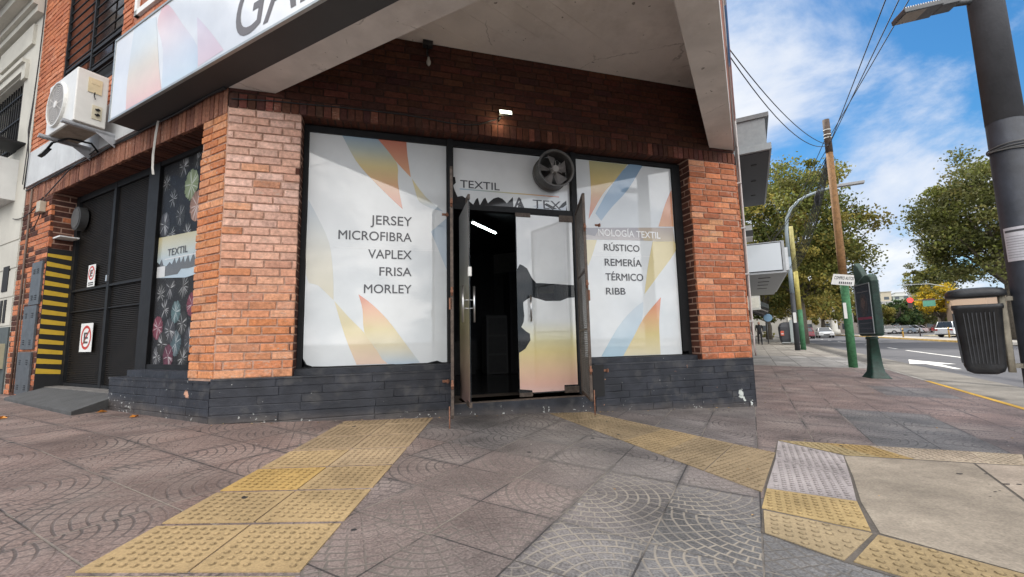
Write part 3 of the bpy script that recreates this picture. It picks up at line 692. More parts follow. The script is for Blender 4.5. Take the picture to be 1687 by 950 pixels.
bricks(mb, FL, 5.05, 6.2, 3.84, 8.2, pal=PAL_RED); bricks(mb, FL, 1.2, 2.84, 4.5, 7.2, pal=PAL_RED, skip=lambda u, z: 1.55 < u < 2.42 and z > 5.55)
bricks(mb, FL, 2.84, 5.05, 4.46, 4.95, pal=PAL_RED)
mb.build('upper_brickwork', [brick_m, mortar_m], BLD)
mb = MB(); mb.prism([K, Lend, (Lend[0]+7, Lend[1]+7), (Rend[0]-1, Rend[1]+9), Rend], HT, HT+.2)
mb.build('roof', concrete_m, BLD)
mb = MB(); mb.box(FL, 2.0, 6.19, -.01, .028, 3.842, 4.462)
for k in range(5): mb.box(FL, 2.4+k*.8, 2.404+k*.8, .0, .0295, 3.842, 4.462)
mb.build('fascia_panel', mat('grey_white_panel', (.52, .53, .53), .6, nz=.12, nscale=3, bump=.04), BLD)
# upper floor window with grille
uw = MB(); uw.box(FL, 2.84, 5.05, -.34, -.30, 4.95, 7.7, 0); uwo = uw.build('upper_window', dark_in, BLD)
mb = MB()
for k in range(17): mb.tube([FL(2.86, -.04, 5.06 + k*.165), FL(5.04, -.04, 5.06 + k*.165)], .011, 6)
for s_ in (2.87, 3.95, 5.03): mb.box(FL, s_-.02, s_+.02, -.06, -.02, 4.96, 7.7)
for z in (5.0, 5.30, 5.62): mb.box(FL, 2.86, 5.04, -.075, -.03, z, z+.05)
mb.build('window_grille', black_frame, uwo)
mb = MB(); mb.box(FL, 2.86, 3.9, -.29, -.27, 5.0, 7.6, 0, (.05, .05, .05)); mb.box(FL, 3.97, 4.95, -.29, -.27, 5.7, 7.6, 0, (.06, .045, .04))
mb.build('window_panes', mat('dim_glass', (.5, .5, .5), .15, nz=0, bump=0, attr=True), uwo)
mb = MB()
for (a, b, z0, z1) in ((1.57, 2.40, 5.58, 5.66), (1.57, 1.65, 5.58, 6.7), (2.32, 2.40, 5.58, 6.7)): mb.box(FL, a, b, -.05, .03, z0, z1)
wf = mb.build('small_window', white_m, BLD)
mb = MB(); mb.box(FL, 1.64, 2.33, -.2, -.04, 5.6, 6.7); mb.build('pane', mat('frosted_pane', (.3, .3, .3), .3, nz=.1, bump=0), wf)

# ------------------------------------------------------------------ text
def text_mesh(txt, fr, u_left, z_base, cap, o, sx=1.0, shear=0, space=1.0, right=None, bold=0.0, flip=False):
    cu = bpy.data.curves.new('t', 'FONT'); cu.body = txt; cu.size = 1; cu.shear = shear; cu.space_character = space; 
    cu.resolution_u = 6
    to = bpy.data.objects.new('t', cu); SC.collection.objects.link(to)
    dg = bpy.context.evaluated_depsgraph_get(); dg.update()
    me = bpy.data.meshes.new_from_object(to.evaluated_get(dg))
    bpy.data.objects.remove(to); bpy.data.curves.remove(cu)
    vs = np.array([v.co[:] for v in me.vertices]); capu = .729
    k = cap/capu; w = vs[:, 0].max()
    x0 = vs[:, 0].min()
    if right is not None: sx = (right - u_left)/((w-x0)*k) if u_left is not None else sx
    ul = u_left if u_left is not None else right - (w-x0)*k*sx
    out = MB()
    for q, (dx, dz) in enumerate(((0, 0), (bold, 0), (-bold, 0), (0, bold), (0, -bold)) if bold > 0 else ((0, 0),)):
        P = [fr(ul + (x-x0+dx)*k*sx, o + q*.00015, z_base + (y+dz)*k) for x, y, _ in vs]
        out.mesh(P, [tuple(p.vertices) for p in me.polygons])
    bpy.data.meshes.remove(me)
    return out
def merge(*ms):
    r = MB()
    for m_ in ms:
        b = len(r.v); r.v += m_.v; r.f += [tuple(b+i for i in f) for f in m_.f]; r.m += m_.m; r.c += m_.c; r.sm += m_.sm
    return r
# print shapes: polygon with colour gradient along z
def subdiv_poly(poly, n=3):
    """smooth the outline with Catmull-Rom but keep sharp tips"""
    out = []; m_ = len(poly)
    for i in range(m_):
        p0, p1, p2, p3 = (Vector(poly[(i+k-1) % m_]) for k in range(4))
        def sharp(a, b, c): return (b-a).normalized().dot((c-b).normalized()) < .55
        if sharp(p0, p1, p2): p0 = p1
        if sharp(p1, p2, p3): p3 = p2
        for k in range(n):
            t = k/n; out.append(tuple(.5*((2*p1) + (p2-p0)*t + (2*p0-5*p1+4*p2-p3)*t*t + (3*p1-p0-3*p2+p3)*t**3)))
    return out
def grad_at(stops, t):
    t = max(0, min(1, t))
    for (a, ca), (b, cb2) in zip(stops, stops[1:]):
        if t <= b: k = (t-a)/max(b-a, 1e-6); return tuple(x + (y-x)*k for x, y in zip(ca, cb2))
    return stops[-1][1]
def printed(mb, fr, poly, o, stops, strips=14, smooth=True, dirv=(0, 1)):
    poly = subdiv_poly(poly) if smooth else poly
    dv = Vector(dirv).normalized(); pv = Vector((dv.y, -dv.x))
    ds = [Vector(p).dot(dv) for p in poly]; lo, hi = min(ds), max(ds)
    bm = bmesh.new(); vs = [bm.verts.new((p[0], 0, p[1])) for p in poly]; bm.faces.new(vs)
    for k in range(1, strips):
        q = lo + (hi-lo)*k/strips
        bmesh.ops.bisect_plane(bm, geom=bm.verts[:]+bm.edges[:]+bm.faces[:], plane_co=(dv.x*q, 0, dv.y*q), plane_no=(dv.x, 0, dv.y))
    bmesh.ops.triangulate(bm, faces=[f for f in bm.faces if len(f.verts) > 4])
    for f in bm.faces:
        cs = [grad_at(stops, (Vector((v.co.x, v.co.z)).dot(dv)-lo)/(hi-lo)) for v in f.verts]
        mb.face([fr(v.co.x, o, v.co.z) for v in f.verts], 0, cs)
    bm.free()
Bl, Ye, Or, Re, Wh = (.30, .42, .55), (.62, .52, .25), (.66, .36, .20), (.62, .20, .13), (.64, .665, .68)
def pale(c, k): return tuple(a + (b-a)*k for a, b in zip(c, Wh))
# ------------------------------------------------------------------ shop windows
WO = -.24    # window plane offset from the front
def rframe(mb, fr, a, b, z0, z1, t, o0, o1, c=(1, 1, 1)):
    mb.box(fr, a, b, o0, o1, z0, z0+t); mb.box(fr, a, b, o0, o1, z1-t, z1)
    mb.box(fr, a, a+t, o0, o1, z0+t, z1-t); mb.box(fr, b-t, b, o0, o1, z0+t, z1-t)
mb = MB(); rframe(mb, FF, -.90, .815, .705, 3.575, .055, WO-.05, WO+.03); mb.box(FF, -.90, .815, WO-.05, WO+.028, 3.50, 3.52)
lw = tag(mb.build('display_window', black_frame, BLD), 'large left display window with five fabric names')
mb = MB()
cp = [(-.845, 3.515), (.762, 3.515), (.766, .765), (.70, .762), (.64, .785), (.52, .763), (-.60, .763), (-.74, .768), (-.80, .79), (-.838, .86)]
printed(mb, FF, cp, WO, [(0, (.62, .65, .67)), (1, (.65, .675, .69))], 2, False)
shp = [
 ([(-0.492, 3.51), (-0.085, 3.51), (0.044, 3.36), (0.157, 3.198), (0.166, 2.958), (0.226, 2.632), (0.082, 2.764), (-0.14, 2.983), (-0.329, 3.202)], [(0, Re), (.3, Or), (.6, Ye), (.8, (.45, .5, .45)), (1, Bl)]),
 ([(-0.085, 3.511), (0.262, 3.511), (0.279, 3.315), (0.32, 3.047), (0.157, 3.216), (0.044, 3.36)], [(0, Or), (.5, (.62, .28, .17)), (1, Re)]),
 ([(0.333, 3.034), (0.501, 2.812), (0.718, 2.636), (0.568, 2.671), (0.429, 2.738), (0.376, 2.872)], [(0, pale(Bl, .2)), (.5, pale(Ye, .3)), (1, Ye)]),
 ([(0.567, 2.369), (0.762, 2.552), (0.762, 1.885), (0.65, 2.169)], [(0, pale(Bl, .45)), (1, pale(Bl, .25))]),
 ([(-0.838, 2.681), (-0.726, 2.464), (-0.603, 2.183), (-0.552, 1.838), (-0.538, 1.511), (-0.704, 1.679), (-0.836, 1.8)], [(0, pale(Ye, .45)), (.4, pale(Ye, .6)), (1, pale(Bl, .4))]),
 ([(-0.529, 1.502), (-0.366, 1.31), (-0.202, 1.138), (-0.081, 0.965), (0.063, 0.77), (-0.274, 0.77), (-0.405, 1.095)], [(0, pale(Or, .4)), (.5, pale(Ye, .1)), (1, pale(Ye, .3))]),
 ([(-0.269, 1.581), (-0.118, 1.465), (0.066, 1.275), (0.253, 1.019), (0.435, 0.77), (0.072, 0.77), (-0.075, 0.965), (-0.196, 1.137), (-0.221, 1.402)], [(0, pale(Bl, .3)), (.25, pale(Ye, .4)), (.5, Ye), (.75, Or), (1, Re)]),
]
for q_, (p, st) in enumerate(shp): printed(mb, FF, p, WO+.0012+.0003*q_, st)
printed(mb, FF, [(-.84, 2.126), (.765, 2.126), (.765, 2.131), (-.84, 2.131)], WO+.002, [(0, (.78, .79, .80)), (1, (.78, .79, .80))], 1, False)
mb.build('printed_film', vinyl, lw, recalc=False)
tx = [text_mesh(t, FF, l, z, h, WO+.0045, right=.334, bold=.009) for t, l, z, h in (('JERSEY', -.147, 2.425, .118), ('MICROFIBRA', -.502, 2.229, .113), ('VAPLEX', -.168, 2.012, .112), ('FRISA', -.038, 1.805, .108), ('MORLEY', -.209, 1.596, .108))]
[t_.build('lettering', ink, lw, recalc=False) for t_ in tx]
# right display window
mb = MB(); rframe(mb, FF, 2.50, 4.262, .705, 3.575, .055, WO-.05, WO+.03)
for z0, z1, a in ((.80, 3.52, 4.125),): mb.box(FF, a, 4.262, WO-.05, WO+.029, z0, z1)
rw = tag(mb.build('display_window', black_frame, BLD), 'right display window with four fabric names and a peeled banner')
mb = MB()
printed(mb, FF, [(2.56, 3.515), (4.122, 3.51), (4.116, .76), (2.60, .76)], WO, [(0, (.62, .65, .67)), (1, (.65, .675, .69))], 2, False)
shp = [
 ([(2.777, 3.51), (3.398, 3.51), (3.169, 3.241), (2.971, 3.031), (2.734, 2.654), (2.788, 3.038)], [(0, Re), (.35, Or), (.65, (.60, .45, .16)), (1, (.45, .42, .22))]),
 ([(3.412, 3.51), (3.642, 3.51), (3.376, 3.127), (3.1, 2.847), (2.928, 2.644), (2.842, 2.745), (3.067, 3.103)], [(0, pale(Bl, .2)), (.6, (.22, .36, .52)), (1, (.2, .32, .46))]),
 ([(4.115, 3.184), (4.116, 2.623), (3.854, 2.61), (3.99, 2.951)], [(0, Or), (1, (.62, .25, .15))]),
 ([(3.741, 2.386), (4.112, 2.401), (4.112, 2.248), (3.804, 1.893), (3.554, 1.614), (3.638, 2.017)], [(0, pale(Ye, .15)), (1, pale(Ye, .05))]),
 ([(2.64, 2.36), (2.846, 2.367), (2.768, 2.157), (2.694, 1.991)], [(0, pale(Ye, .3)), (1, pale(Ye, .1))]),
 ([(3.528, 1.51), (3.481, 1.221), (3.316, 0.979), (3.166, 0.765), (2.832, 0.765), (3.098, 1.144), (3.341, 1.386)], [(0, (.35, .5, .6)), (1, pale(Bl, .7))]),
 ([(3.821, 1.574), (3.766, 1.218), (3.757, 0.765), (3.166, 0.765), (3.342, 1.019), (3.522, 1.282)], [(0, pale(Ye, .35)), (.35, Ye), (.7, Or), (1, Re)]),
]
for q_, (p, st) in enumerate(shp): printed(mb, FF, p, WO+.0012+.0003*q_, st)
printed(mb, FF, [(2.64, 2.527), (4.09, 2.608), (4.112, 2.401), (2.66, 2.37)], WO+.0036, [(0, (.40, .37, .37)), (1, (.35, .32, .34))], 2, False)
printed(mb, FF, [(3.5, 2.573), (4.09, 2.608), (4.112, 2.401), (3.6, 2.389)], WO+.0040, [(0, (.50, .42, .30)), (1, (.42, .35, .31))], 2, False)
printed(mb, FF, [(2.62, 2.527), (2.93, 2.54), (2.86, 2.48), (2.82, 2.42), (2.70, 2.435), (2.64, 2.40)], WO+.0045, [(0, (.16, .16, .19)), (1, (.22, .22, .26))], 2, False)
printed(mb, FF, [(2.66, 2.145), (4.11, 2.165), (4.11, 2.170), (2.66, 2.150)], WO+.002, [(0, (.78, .79, .80)), (1, (.78, .79, .80))], 1, False)
mb.build('printed_film', vinyl, rw, recalc=False)
tx = [text_mesh(t, FF, l, z, h, WO+.0055, right=r_, bold=.009) for t, l, r_, z, h in (('RÚSTICO', 2.952, 3.513, 2.222, .098), ('REMERÍA', 2.952, 3.535, 2.008, .104), ('TÉRMICO', 2.953, 3.545, 1.803, .104), ('RIBB', 2.950, 3.25, 1.606, .098))]
[t_.build('lettering', ink, rw, recalc=False) for t_ in tx]
text_mesh('NOLOGÍA TEXTIL', FF, 2.87, 2.43, .10, WO+.006, right=3.87, bold=.022).build('banner_lettering', ink_w, rw, recalc=False)

# entrance frame and transom
mb = MB()
mb.box(FF, .77, .842, WO-.06, WO+.06, .29, 3.575); mb.box(FF, 2.47, 2.545, WO-.06, WO+.06, .29, 3.575)
mb.box(FF, .842, 2.47, WO-.05, WO+.045, 2.668, 2.742); mb.box(FF, .842, 2.47, WO-.05, WO+.03, 3.50, 3.575)
mb.build('entrance_frame', black_frame, BLD)
tp = [(0.845, 3.498), (2.468, 3.498), (2.461, 2.75), (2.418, 2.745), (2.413, 2.903), (2.357, 2.862), (2.278, 2.774), (2.12, 2.845), (1.97, 2.764), (1.916, 2.745), (1.779, 2.757), (1.755, 2.89), (1.70, 2.745), (1.65, 2.745), (1.643, 2.896), (1.56, 2.806), (1.50, 2.862), (1.442, 2.881), (1.378, 2.857), (1.302, 2.788), (1.27, 2.86), (1.244, 2.843), (1.194, 2.751), (1.170, 2.85), (1.147, 2.836), (1.107, 2.755), (1.03, 2.82), (0.965, 2.862), (0.905, 2.846), (0.871, 2.922), (0.848, 2.988), (0.885, 3.029), (0.873, 3.107), (0.847, 3.104)]
mb = MB(); mb.box(FF, .842, 2.47, WO-.02, WO-.012, 2.742, 3.50)
tw = mb.build('transom_window', mat('dark_glass', (.02, .022, .025), .06, nz=0, bump=0, spec=.6), BLD)
mb = MB(); printed(mb, FF, tp, WO-.010, [(0, (.66, .68, .70)), (1, (.70, .71, .72))], 2, False)
printed(mb, FF, [(.932, 2.958), (2.306, 2.952), (2.306, 2.938), (.932, 2.944)], WO-.008, [(0, Bl), (.35, (.4, .45, .35)), (.55, Ye), (.8, Or), (1, Re)], 12, False, (1, 0.001))
printed(mb, FF, [(1.92, 2.79), (2.05, 2.84), (2.2, 2.76), (2.36, 2.80), (2.42, 2.85), (2.40, 2.76), (2.0, 2.755)], WO-.0085, [(0, (.45, .5, .58)), (1, (.6, .62, .66))], 3, False)
mb.build('torn_film', vinyl, tw, recalc=False)
m1 = text_mesh('TEXTIL', FF, .94, 2.972, .105, WO-.008, right=1.463, bold=.009)
m2 = text_mesh('A', FF, 1.66, 2.752, .15, WO-.0075, right=1.80, bold=.02)
m3 = text_mesh('TEX', FF, 1.92, 2.765, .125, WO-.0075, right=2.33, bold=-.004)
[t_.build('lettering', ink, tw, recalc=False) for t_ in (m1, m2, m3)]

# glass doors
DO = -.20
def film_stops(): return [(0, (.62, .42, .38)), (.08, (.68, .40, .32)), (.22, (.70, .47, .30)), (.42, (.70, .58, .26)), (.56, (.66, .62, .38)), (.75, (.66, .68, .68)), (1, (.68, .70, .71))]
glass_m = mat('tinted_glass', (.03, .035, .04), .05, nz=0, bump=0, spec=.6, alpha=.55)
mb = MB(); mb.box(FF, 1.655, 2.462, DO-.010, DO, .335, 2.66)
gd = tag(mb.build('glass_door', glass_m, BLD), 'closed right glass door with torn film over a hole')
mb = MB()
up_ = [(1.664, 2.655), (2.458, 2.64), (2.452, 1.722), (1.985, 1.742), (1.92, 1.742), (1.86, 1.81), (1.80, 1.93), (1.744, 1.968), (1.70, 1.985), (1.664, 1.92)]
printed(mb, FF, up_, DO+.002, [(0, (.66, .68, .69)), (1, (.69, .70, .71))], 3, False)
lo_ = [(1.846, 1.561), (2.039, 1.508), (2.25, 1.509), (2.358, 1.549), (2.455, 1.556), (2.456, .42), (2.266, .42), (2.264, .352), (1.833, .348), (1.823, .378), (1.664, .397), (1.664, .849), (1.704, .869), (1.749, .899), (1.79, .96), (1.819, 1.002), (1.814, 1.086), (1.76, 1.12), (1.701, 1.173), (1.735, 1.24), (1.745, 1.321), (1.736, 1.42), (1.736, 1.492), (1.79, 1.53)]
printed(mb, FF, lo_, DO+.002, film_stops(), 22, False)
mb.build('torn_film', vinyl, gd, recalc=False)
mb = MB(); mb.tube([FF(1.822, DO+.05, 1.24), FF(1.822, DO+.05, 1.58)], .0135, 12)
for z in (1.31, 1.51): mb.tube([FF(1.822, DO, z), FF(1.822, DO+.05, z)], .008, 8)
mb.build('handle', steel, gd)
for _a, _b, _c, _d in ((1.655, 1.86, 2.615, 2.668), (2.27, 2.47, 2.58, 2.668), (1.655, 1.83, .30, .352), (2.27, 2.47, .32, .40)):
    mb = MB(); mb.box(FF, _a, _b, DO-.02, DO+.012, _c, _d); mb.build('patch_fitting', brownsteel, gd)
# swung-open left leaf
hx, hy, ex, ey = .913, 5.30, .888, 4.56
dv = Vector((ex-hx, ey-hy)).normalized(); nv = Vector((dv.y, -dv.x))    # nv points to -x (outer side)
if nv.x > 0: nv = -nv
def FD(u, o, z): return (hx + dv.x*u + nv.x*o, hy + dv.y*u + nv.y*o, z)
mb = MB(); mb.box(FD, 0, .745, -.006, .004, .335, 2.56); gd2 = tag(mb.build('glass_door', glass_m, BLD), 'left glass door leaf swung open, seen nearly edge-on')
mb = MB(); printed(mb, FD, [(.005, .345), (.742, .345), (.742, 2.555), (.005, 2.555)], .006, [(0, (.55, .36, .33)), (.2, (.62, .47, .32)), (.42, (.60, .54, .28)), (.55, (.58, .57, .46)), (.75, (.58, .59, .58)), (1, (.60, .60, .59))], 22, False)
mb.build('printed_film', vinyl, gd2, recalc=False)
mb = MB()
for o in (.06, -.06): mb.tube([FD(.66, o, 1.21), FD(.66, o, 1.60)], .0135, 12)
for z in (1.36, 1.45): mb.tube([FD(.66, -.06, z), FD(.66, .06, z)], .007, 8)
mb.build('handle', steel, gd2)
mb = MB(); mb.box(FD, .70, .75, -.022, .014, 1.70, 1.80); mb.build('lock_case', plastic_w, gd2)
mb = MB(); mb.box(FD, .55, .75, -.015, .015, .325, .38); mb.build('patch_fitting', brownsteel, gd2)
mb = MB(); mb.box(FD, .58, .76, -.012, .012, 2.545, 2.60); mb.build('patch_fitting', brownsteel, gd2)

# security gates with slanted mesh
def gate(x0, y0, x1, y1, z0, z1, lab, side):
    d = Vector((x1-x0, y1-y0)); L_ = d.length; d.normalize(); n_ = Vector((d.y, -d.x))
    if n_.x*side < 0: n_ = -n_
    def FG(u, o, z): return (x0 + d.x*u + n_.x*o, y0 + d.y*u + n_.y*o, z)
    mb = MB()
    for a, b, c, e in ((0, .028, z0, z1), (L_-.03, L_, z0, z1), (0, L_, z0, z0+.03), (0, L_, z1-.03, z1)): mb.box(FG, a, b, -.015, .015, c, e)
    mb.box(FG, .02, L_-.02, -.01, .01, z0+(z1-z0)*.33, z0+(z1-z0)*.33+.022); mb.box(FG, .02, L_-.02, -.01, .01, z0+(z1-z0)*.62, z0+(z1-z0)*.62+.022)
    g = tag(mb.build('security_gate', brownsteel, BLD), lab)
    mb = MB(); p = .021
    k = 0
    while z0 + k*p < z1:
        z = z0 + k*p; mb.box(FG, .02, L_-.02, -.002, .004, z, z+.0075); k += 1
    for j in range(int(L_/.055)): mb.box(FG, .03+j*.055, .036+j*.055, -.004, .0, z0, z1)
    mb.build('mesh_panel', mat('dull_mesh', (.11, .10, .09), .6, metal=.4, nz=.3, bump=0), g)
    for z in (z0+.32, z0+1.27, z1-.42):
        mb = MB(); mb.box(FG, L_-.05, L_+.045, -.014, .014, z, z+.028); mb.tube([FG(L_+.01, 0, z-.03), FG(L_+.01, 0, z+.06)], .011, 8)
        mb.build('hinge_lug', rust, g)
    mb = MB(); mb.box(FG, L_-.04, L_+.0, .0, .03, z0+1.10, z0+1.22); mb.build('lock_plate', rust, g); mb = MB(); mb.tube([FG(L_-.01, .03, z0-.15), FG(L_-.01, .03, z0+.12)], .007, 6)
    mb.build('drop_bolt', rust, g)
    return g
gate(2.46, 5.20, 2.195, 4.42, .33, 2.67, 'right mesh security gate folded outward beside the door', 1)
gate(.80, 5.20, .690, 4.50, .24, 2.88, 'left mesh security gate folded flat against the frame', -1)
# rusty catches on the wall
for (u, z) in ((.70, 2.52), (.70, .56), (2.74, .60), (2.72, 2.50)):
    mb = MB(); mb.box(FF, u-.03, u+.05, .018, .027, z-.014, z+.014); mb.box(FF, u+.02, u+.034, .018, .05, z-.024, z+.020); mb.build('gate_catch', rust, BLD)
mb = MB(); mb.box(FF, 2.56, 2.72, -.05, .028, .28, .675); mb.build('open_slot', dark_in, BLD)

# shop interior (a real room)
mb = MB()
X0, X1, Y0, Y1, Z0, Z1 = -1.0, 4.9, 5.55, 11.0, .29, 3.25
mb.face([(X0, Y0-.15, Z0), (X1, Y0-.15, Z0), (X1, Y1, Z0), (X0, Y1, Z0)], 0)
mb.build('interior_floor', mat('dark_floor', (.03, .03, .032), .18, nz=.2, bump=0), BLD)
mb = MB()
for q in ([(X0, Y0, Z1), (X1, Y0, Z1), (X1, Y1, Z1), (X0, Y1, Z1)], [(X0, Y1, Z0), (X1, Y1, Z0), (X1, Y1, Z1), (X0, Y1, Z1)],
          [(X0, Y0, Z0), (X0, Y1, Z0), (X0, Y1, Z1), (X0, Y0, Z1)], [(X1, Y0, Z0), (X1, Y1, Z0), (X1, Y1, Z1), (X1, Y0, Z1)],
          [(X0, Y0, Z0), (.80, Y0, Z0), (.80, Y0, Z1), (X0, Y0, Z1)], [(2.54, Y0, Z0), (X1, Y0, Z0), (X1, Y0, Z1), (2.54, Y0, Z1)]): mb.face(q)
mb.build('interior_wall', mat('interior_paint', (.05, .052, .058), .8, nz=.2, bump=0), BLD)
def WFb(a, b, z): return (a, b, z)
mb = MB(); mb.tube([(1.40, 6.85, 2.93), (1.93, 7.45, 2.93)], .018, 10)
ft = tag(mb.build('fluorescent_tube', mat('tube_light', (.80, .95, .93), .5, nz=0, bump=0, emit=9)), 'lit fluorescent tube under the dark shop ceiling', 'ceiling light')
mb = MB(); mb.tube([(1.40, 6.88, 2.955), (1.93, 7.48, 2.955)], .03, 6); mb.build('fixture_body', galv, ft)
def cabinet(x0, x1, y, z1, lab, col):
    mb = MB(); mb.box(WFb, x0, x1, y, y+.5, .3, z1, 0, col)
    c = tag(mb.build('cabinet', attr_m), lab, 'cabinet')
    mb = MB()
    n_ = 3
    for k in range(n_): mb.box(WFb, x0+.04, x1-.04, y-.015, y-.002, .34+k*(z1-.36)/n_, .30+(k+1)*(z1-.36)/n_, 0, tuple(q*.7 for q in col))
    mb.build('shelf_opening', attr_m, c)
cabinet(2.15, 2.62, 9.2, 1.55, 'pale low cabinet inside the dark shop', (.10, .10, .105))
cabinet(2.66, 2.98, 9.1, 2.5, 'dark tall shelf with pale edges deep inside the shop', (.035, .035, .04))
cabinet(1.50, 1.95, 9.4, 1.0, 'small dark cabinet on the shop floor behind the open door', (.025, .025, .028))
mb = MB(); mb.box(WFb, 1.975, 2.215, 5.46, 5.54, 1.50, 1.745, 0, (.30, .22, .11)); mb.box(WFb, 1.975, 2.215, 5.45, 5.459, 1.50, 1.62, 0, (.13, .06, .055))
tag(mb.build('cardboard_box', attr_m), 'tan and maroon cardboard seen through the hole in the door film', 'box')

# ------------------------------------------------------------------ left street side: side window and doors
RO = -.30
mb = MB(); rframe(mb, FL, .46, 2.12, .745, 3.52, .06, RO-.05, RO+.02); mb.box(FL, 2.06, 2.34, RO-.06, RO+.03, .40, 3.52)
sw = tag(mb.build('side_window', black_frame, BLD), 'narrow side window showing wrapped fabric rolls')
def plastic_rolls():
    m, b = newmat('wrapped_rolls'); uv = nt.nodes.new('ShaderNodeAttribute'); uv.attribute_name = 'Col'
    tcn = nt.nodes.new('ShaderNodeTexCoord'); n = nt.nodes.new('ShaderNodeTexNoise'); n.inputs['Scale'].default_value = 22; n.inputs['Detail'].default_value = 6; n.inputs['Distortion'].default_value = 2.5
    LK(tcn.outputs['Object'], n.inputs[0]); base = MIX(MATH('MULTIPLY', RAMP(n.outputs[0], .60, .74), .22), uv.outputs['Color'], (.5, .5, .5))
    LK(base, b.inputs['Base Color']); b.inputs['Roughness'].default_value = .6; b.inputs['Specular IOR Level'].default_value = .2; return m
rolls_m = plastic_rolls()
mb = MB(); mb.box(FL, .52, 2.06, RO-.03, RO-.02, .80, 3.46, 0, (.018, .018, .02))
def roll(mb, s0, z0, r_, col, st):
    n = 48; o = RO-.017
    base_o = random.random()*.001
    cs = []
    for k in range(n):
        a0, a1 = 2*math.pi*k/n, 2*math.pi*(k+1)/n
        q = [(0, 0), (math.cos(a0), math.sin(a0)), (math.cos(a1), math.sin(a1))]
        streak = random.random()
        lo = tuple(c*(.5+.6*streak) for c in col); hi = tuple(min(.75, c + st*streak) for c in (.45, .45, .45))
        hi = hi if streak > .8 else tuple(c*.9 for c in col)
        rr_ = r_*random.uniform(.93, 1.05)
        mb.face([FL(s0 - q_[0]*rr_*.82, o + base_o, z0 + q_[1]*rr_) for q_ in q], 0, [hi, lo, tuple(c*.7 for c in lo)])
    for k in range(4 if max(col) < .1 else 0):   # tied plastic tails
        a = random.uniform(0, 2*math.pi); L_ = r_*random.uniform(.5, 1.05); w = .014
        d = Vector((math.cos(a), math.sin(a))); nn_ = Vector((-d.y, d.x))*w
        v = random.uniform(.06, .17)
        mb.face([FL(s0-(p.x)*.85, o+.002, z0+p.y) for p in (nn_, -nn_, d*L_)], 0, [(v, v, v), (v, v, v), (v*.3,)*3])
cols_r = [(.04, .04, .045), (.03, .03, .03), (.05, .05, .05), (.12, .20, .21), (.25, .06, .09), (.08, .08, .09), (.16, .05, .08), (.10, .15, .17)]
spec_r = {(1.317, 3.066): (.30, .36, .20), (1.152, 2.764): (.42, .25, .19)}
for (a, z), c in spec_r.items(): roll(mb, a, z, .20, c, .35)
for (a, z, c) in ((1.491, 1.454, 3), (1.12, 1.525, 4), (1.921, 1.267, 4), (1.451, 1.068, 7), (1.61, .90, 6), (1.612, 1.226, 5), (1.775, 1.50, 0), (1.674, 1.764, 0), (1.353, 1.771, 1), (1.323, 1.308, 2), (1.125, 1.107, 5), (1.26, .88, 2), (1.895, .90, 5), (1.775, 1.058, 2), (1.90, 1.70, 1), (1.755, 2.958, 1), (1.529, 3.35, 2), (1.537, 2.70, 2), (1.937, 2.632, 5), (1.75, 2.48, 1), (1.95, 3.2, 1), (1.2, 3.38, 2), (1.35, 2.45, 1), (.95, 1.3, 1), (.95, 3.2, 2), (.95, .95, 4)):
    roll(mb, a, z, random.uniform(.13, .165), cols_r[c], .35)
mb.build('fabric_roll_print', rolls_m, sw, recalc=False)
mb = MB(); bpoly = [(2.05, 2.466), (.95, 2.43), (.95, 1.90), (1.30, 1.87), (1.70, 1.90), (2.05, 1.925)]
printed(mb, FL, bpoly, RO-.012, [(0, (.40, .52, .62)), (.45, (.45, .55, .6)), (.8, (.60, .56, .38)), (1, (.62, .52, .25))], 8, False)
printed(mb, FL, [(1.85, 2.16), (1.0, 2.155), (1.0, 2.14), (1.85, 2.145)], RO-.010, [(0, (.7, .7, .7)), (1, (.7, .7, .7))], 1, False)
teeth = [(2.05, 2.14), (1.98, 2.10), (1.93, 2.17), (1.88, 2.08), (1.80, 2.06), (1.72, 2.11), (1.66, 2.07), (1.60, 2.15), (1.55, 2.07), (1.48, 2.16), (1.44, 2.07), (1.38, 2.15), (1.34, 2.06), (1.27, 2.16), (1.22, 2.05), (1.15, 2.17), (1.10, 2.08), (1.02, 2.16), (.98, 2.0), (1.25, 1.98), (1.42, 1.99), (1.50, 1.93), (1.85, 1.93), (2.05, 1.925)]
printed(mb, FL, teeth, RO-.0105, [(0, (.008, .008, .008)), (1, (.01, .01, .01))], 2, False)
printed(mb, FL, [(2.03, 2.07), (1.82, 2.065), (1.82, 1.92), (2.03, 1.925)], RO-.009, [(0, (.7, .7, .68)), (1, (.7, .7, .7))], 1, False)
mb.build('torn_banner', vinyl, sw, recalc=False)
text_mesh('TEXTIL', lambda u, o, z: FL(1.78-u, o, z), 0, 2.19, .095, RO-.008, right=.49, bold=.008).build('lettering', ink, sw, recalc=False)
mb = MB(); mb.box(FL, .50, 2.08, RO-.004, RO+.001, .78, 3.48)
mb.build('glass_pane', mat('clear_glass', (.01, .01, .01), .03, nz=0, bump=0, spec=.5, alpha=.06), sw)

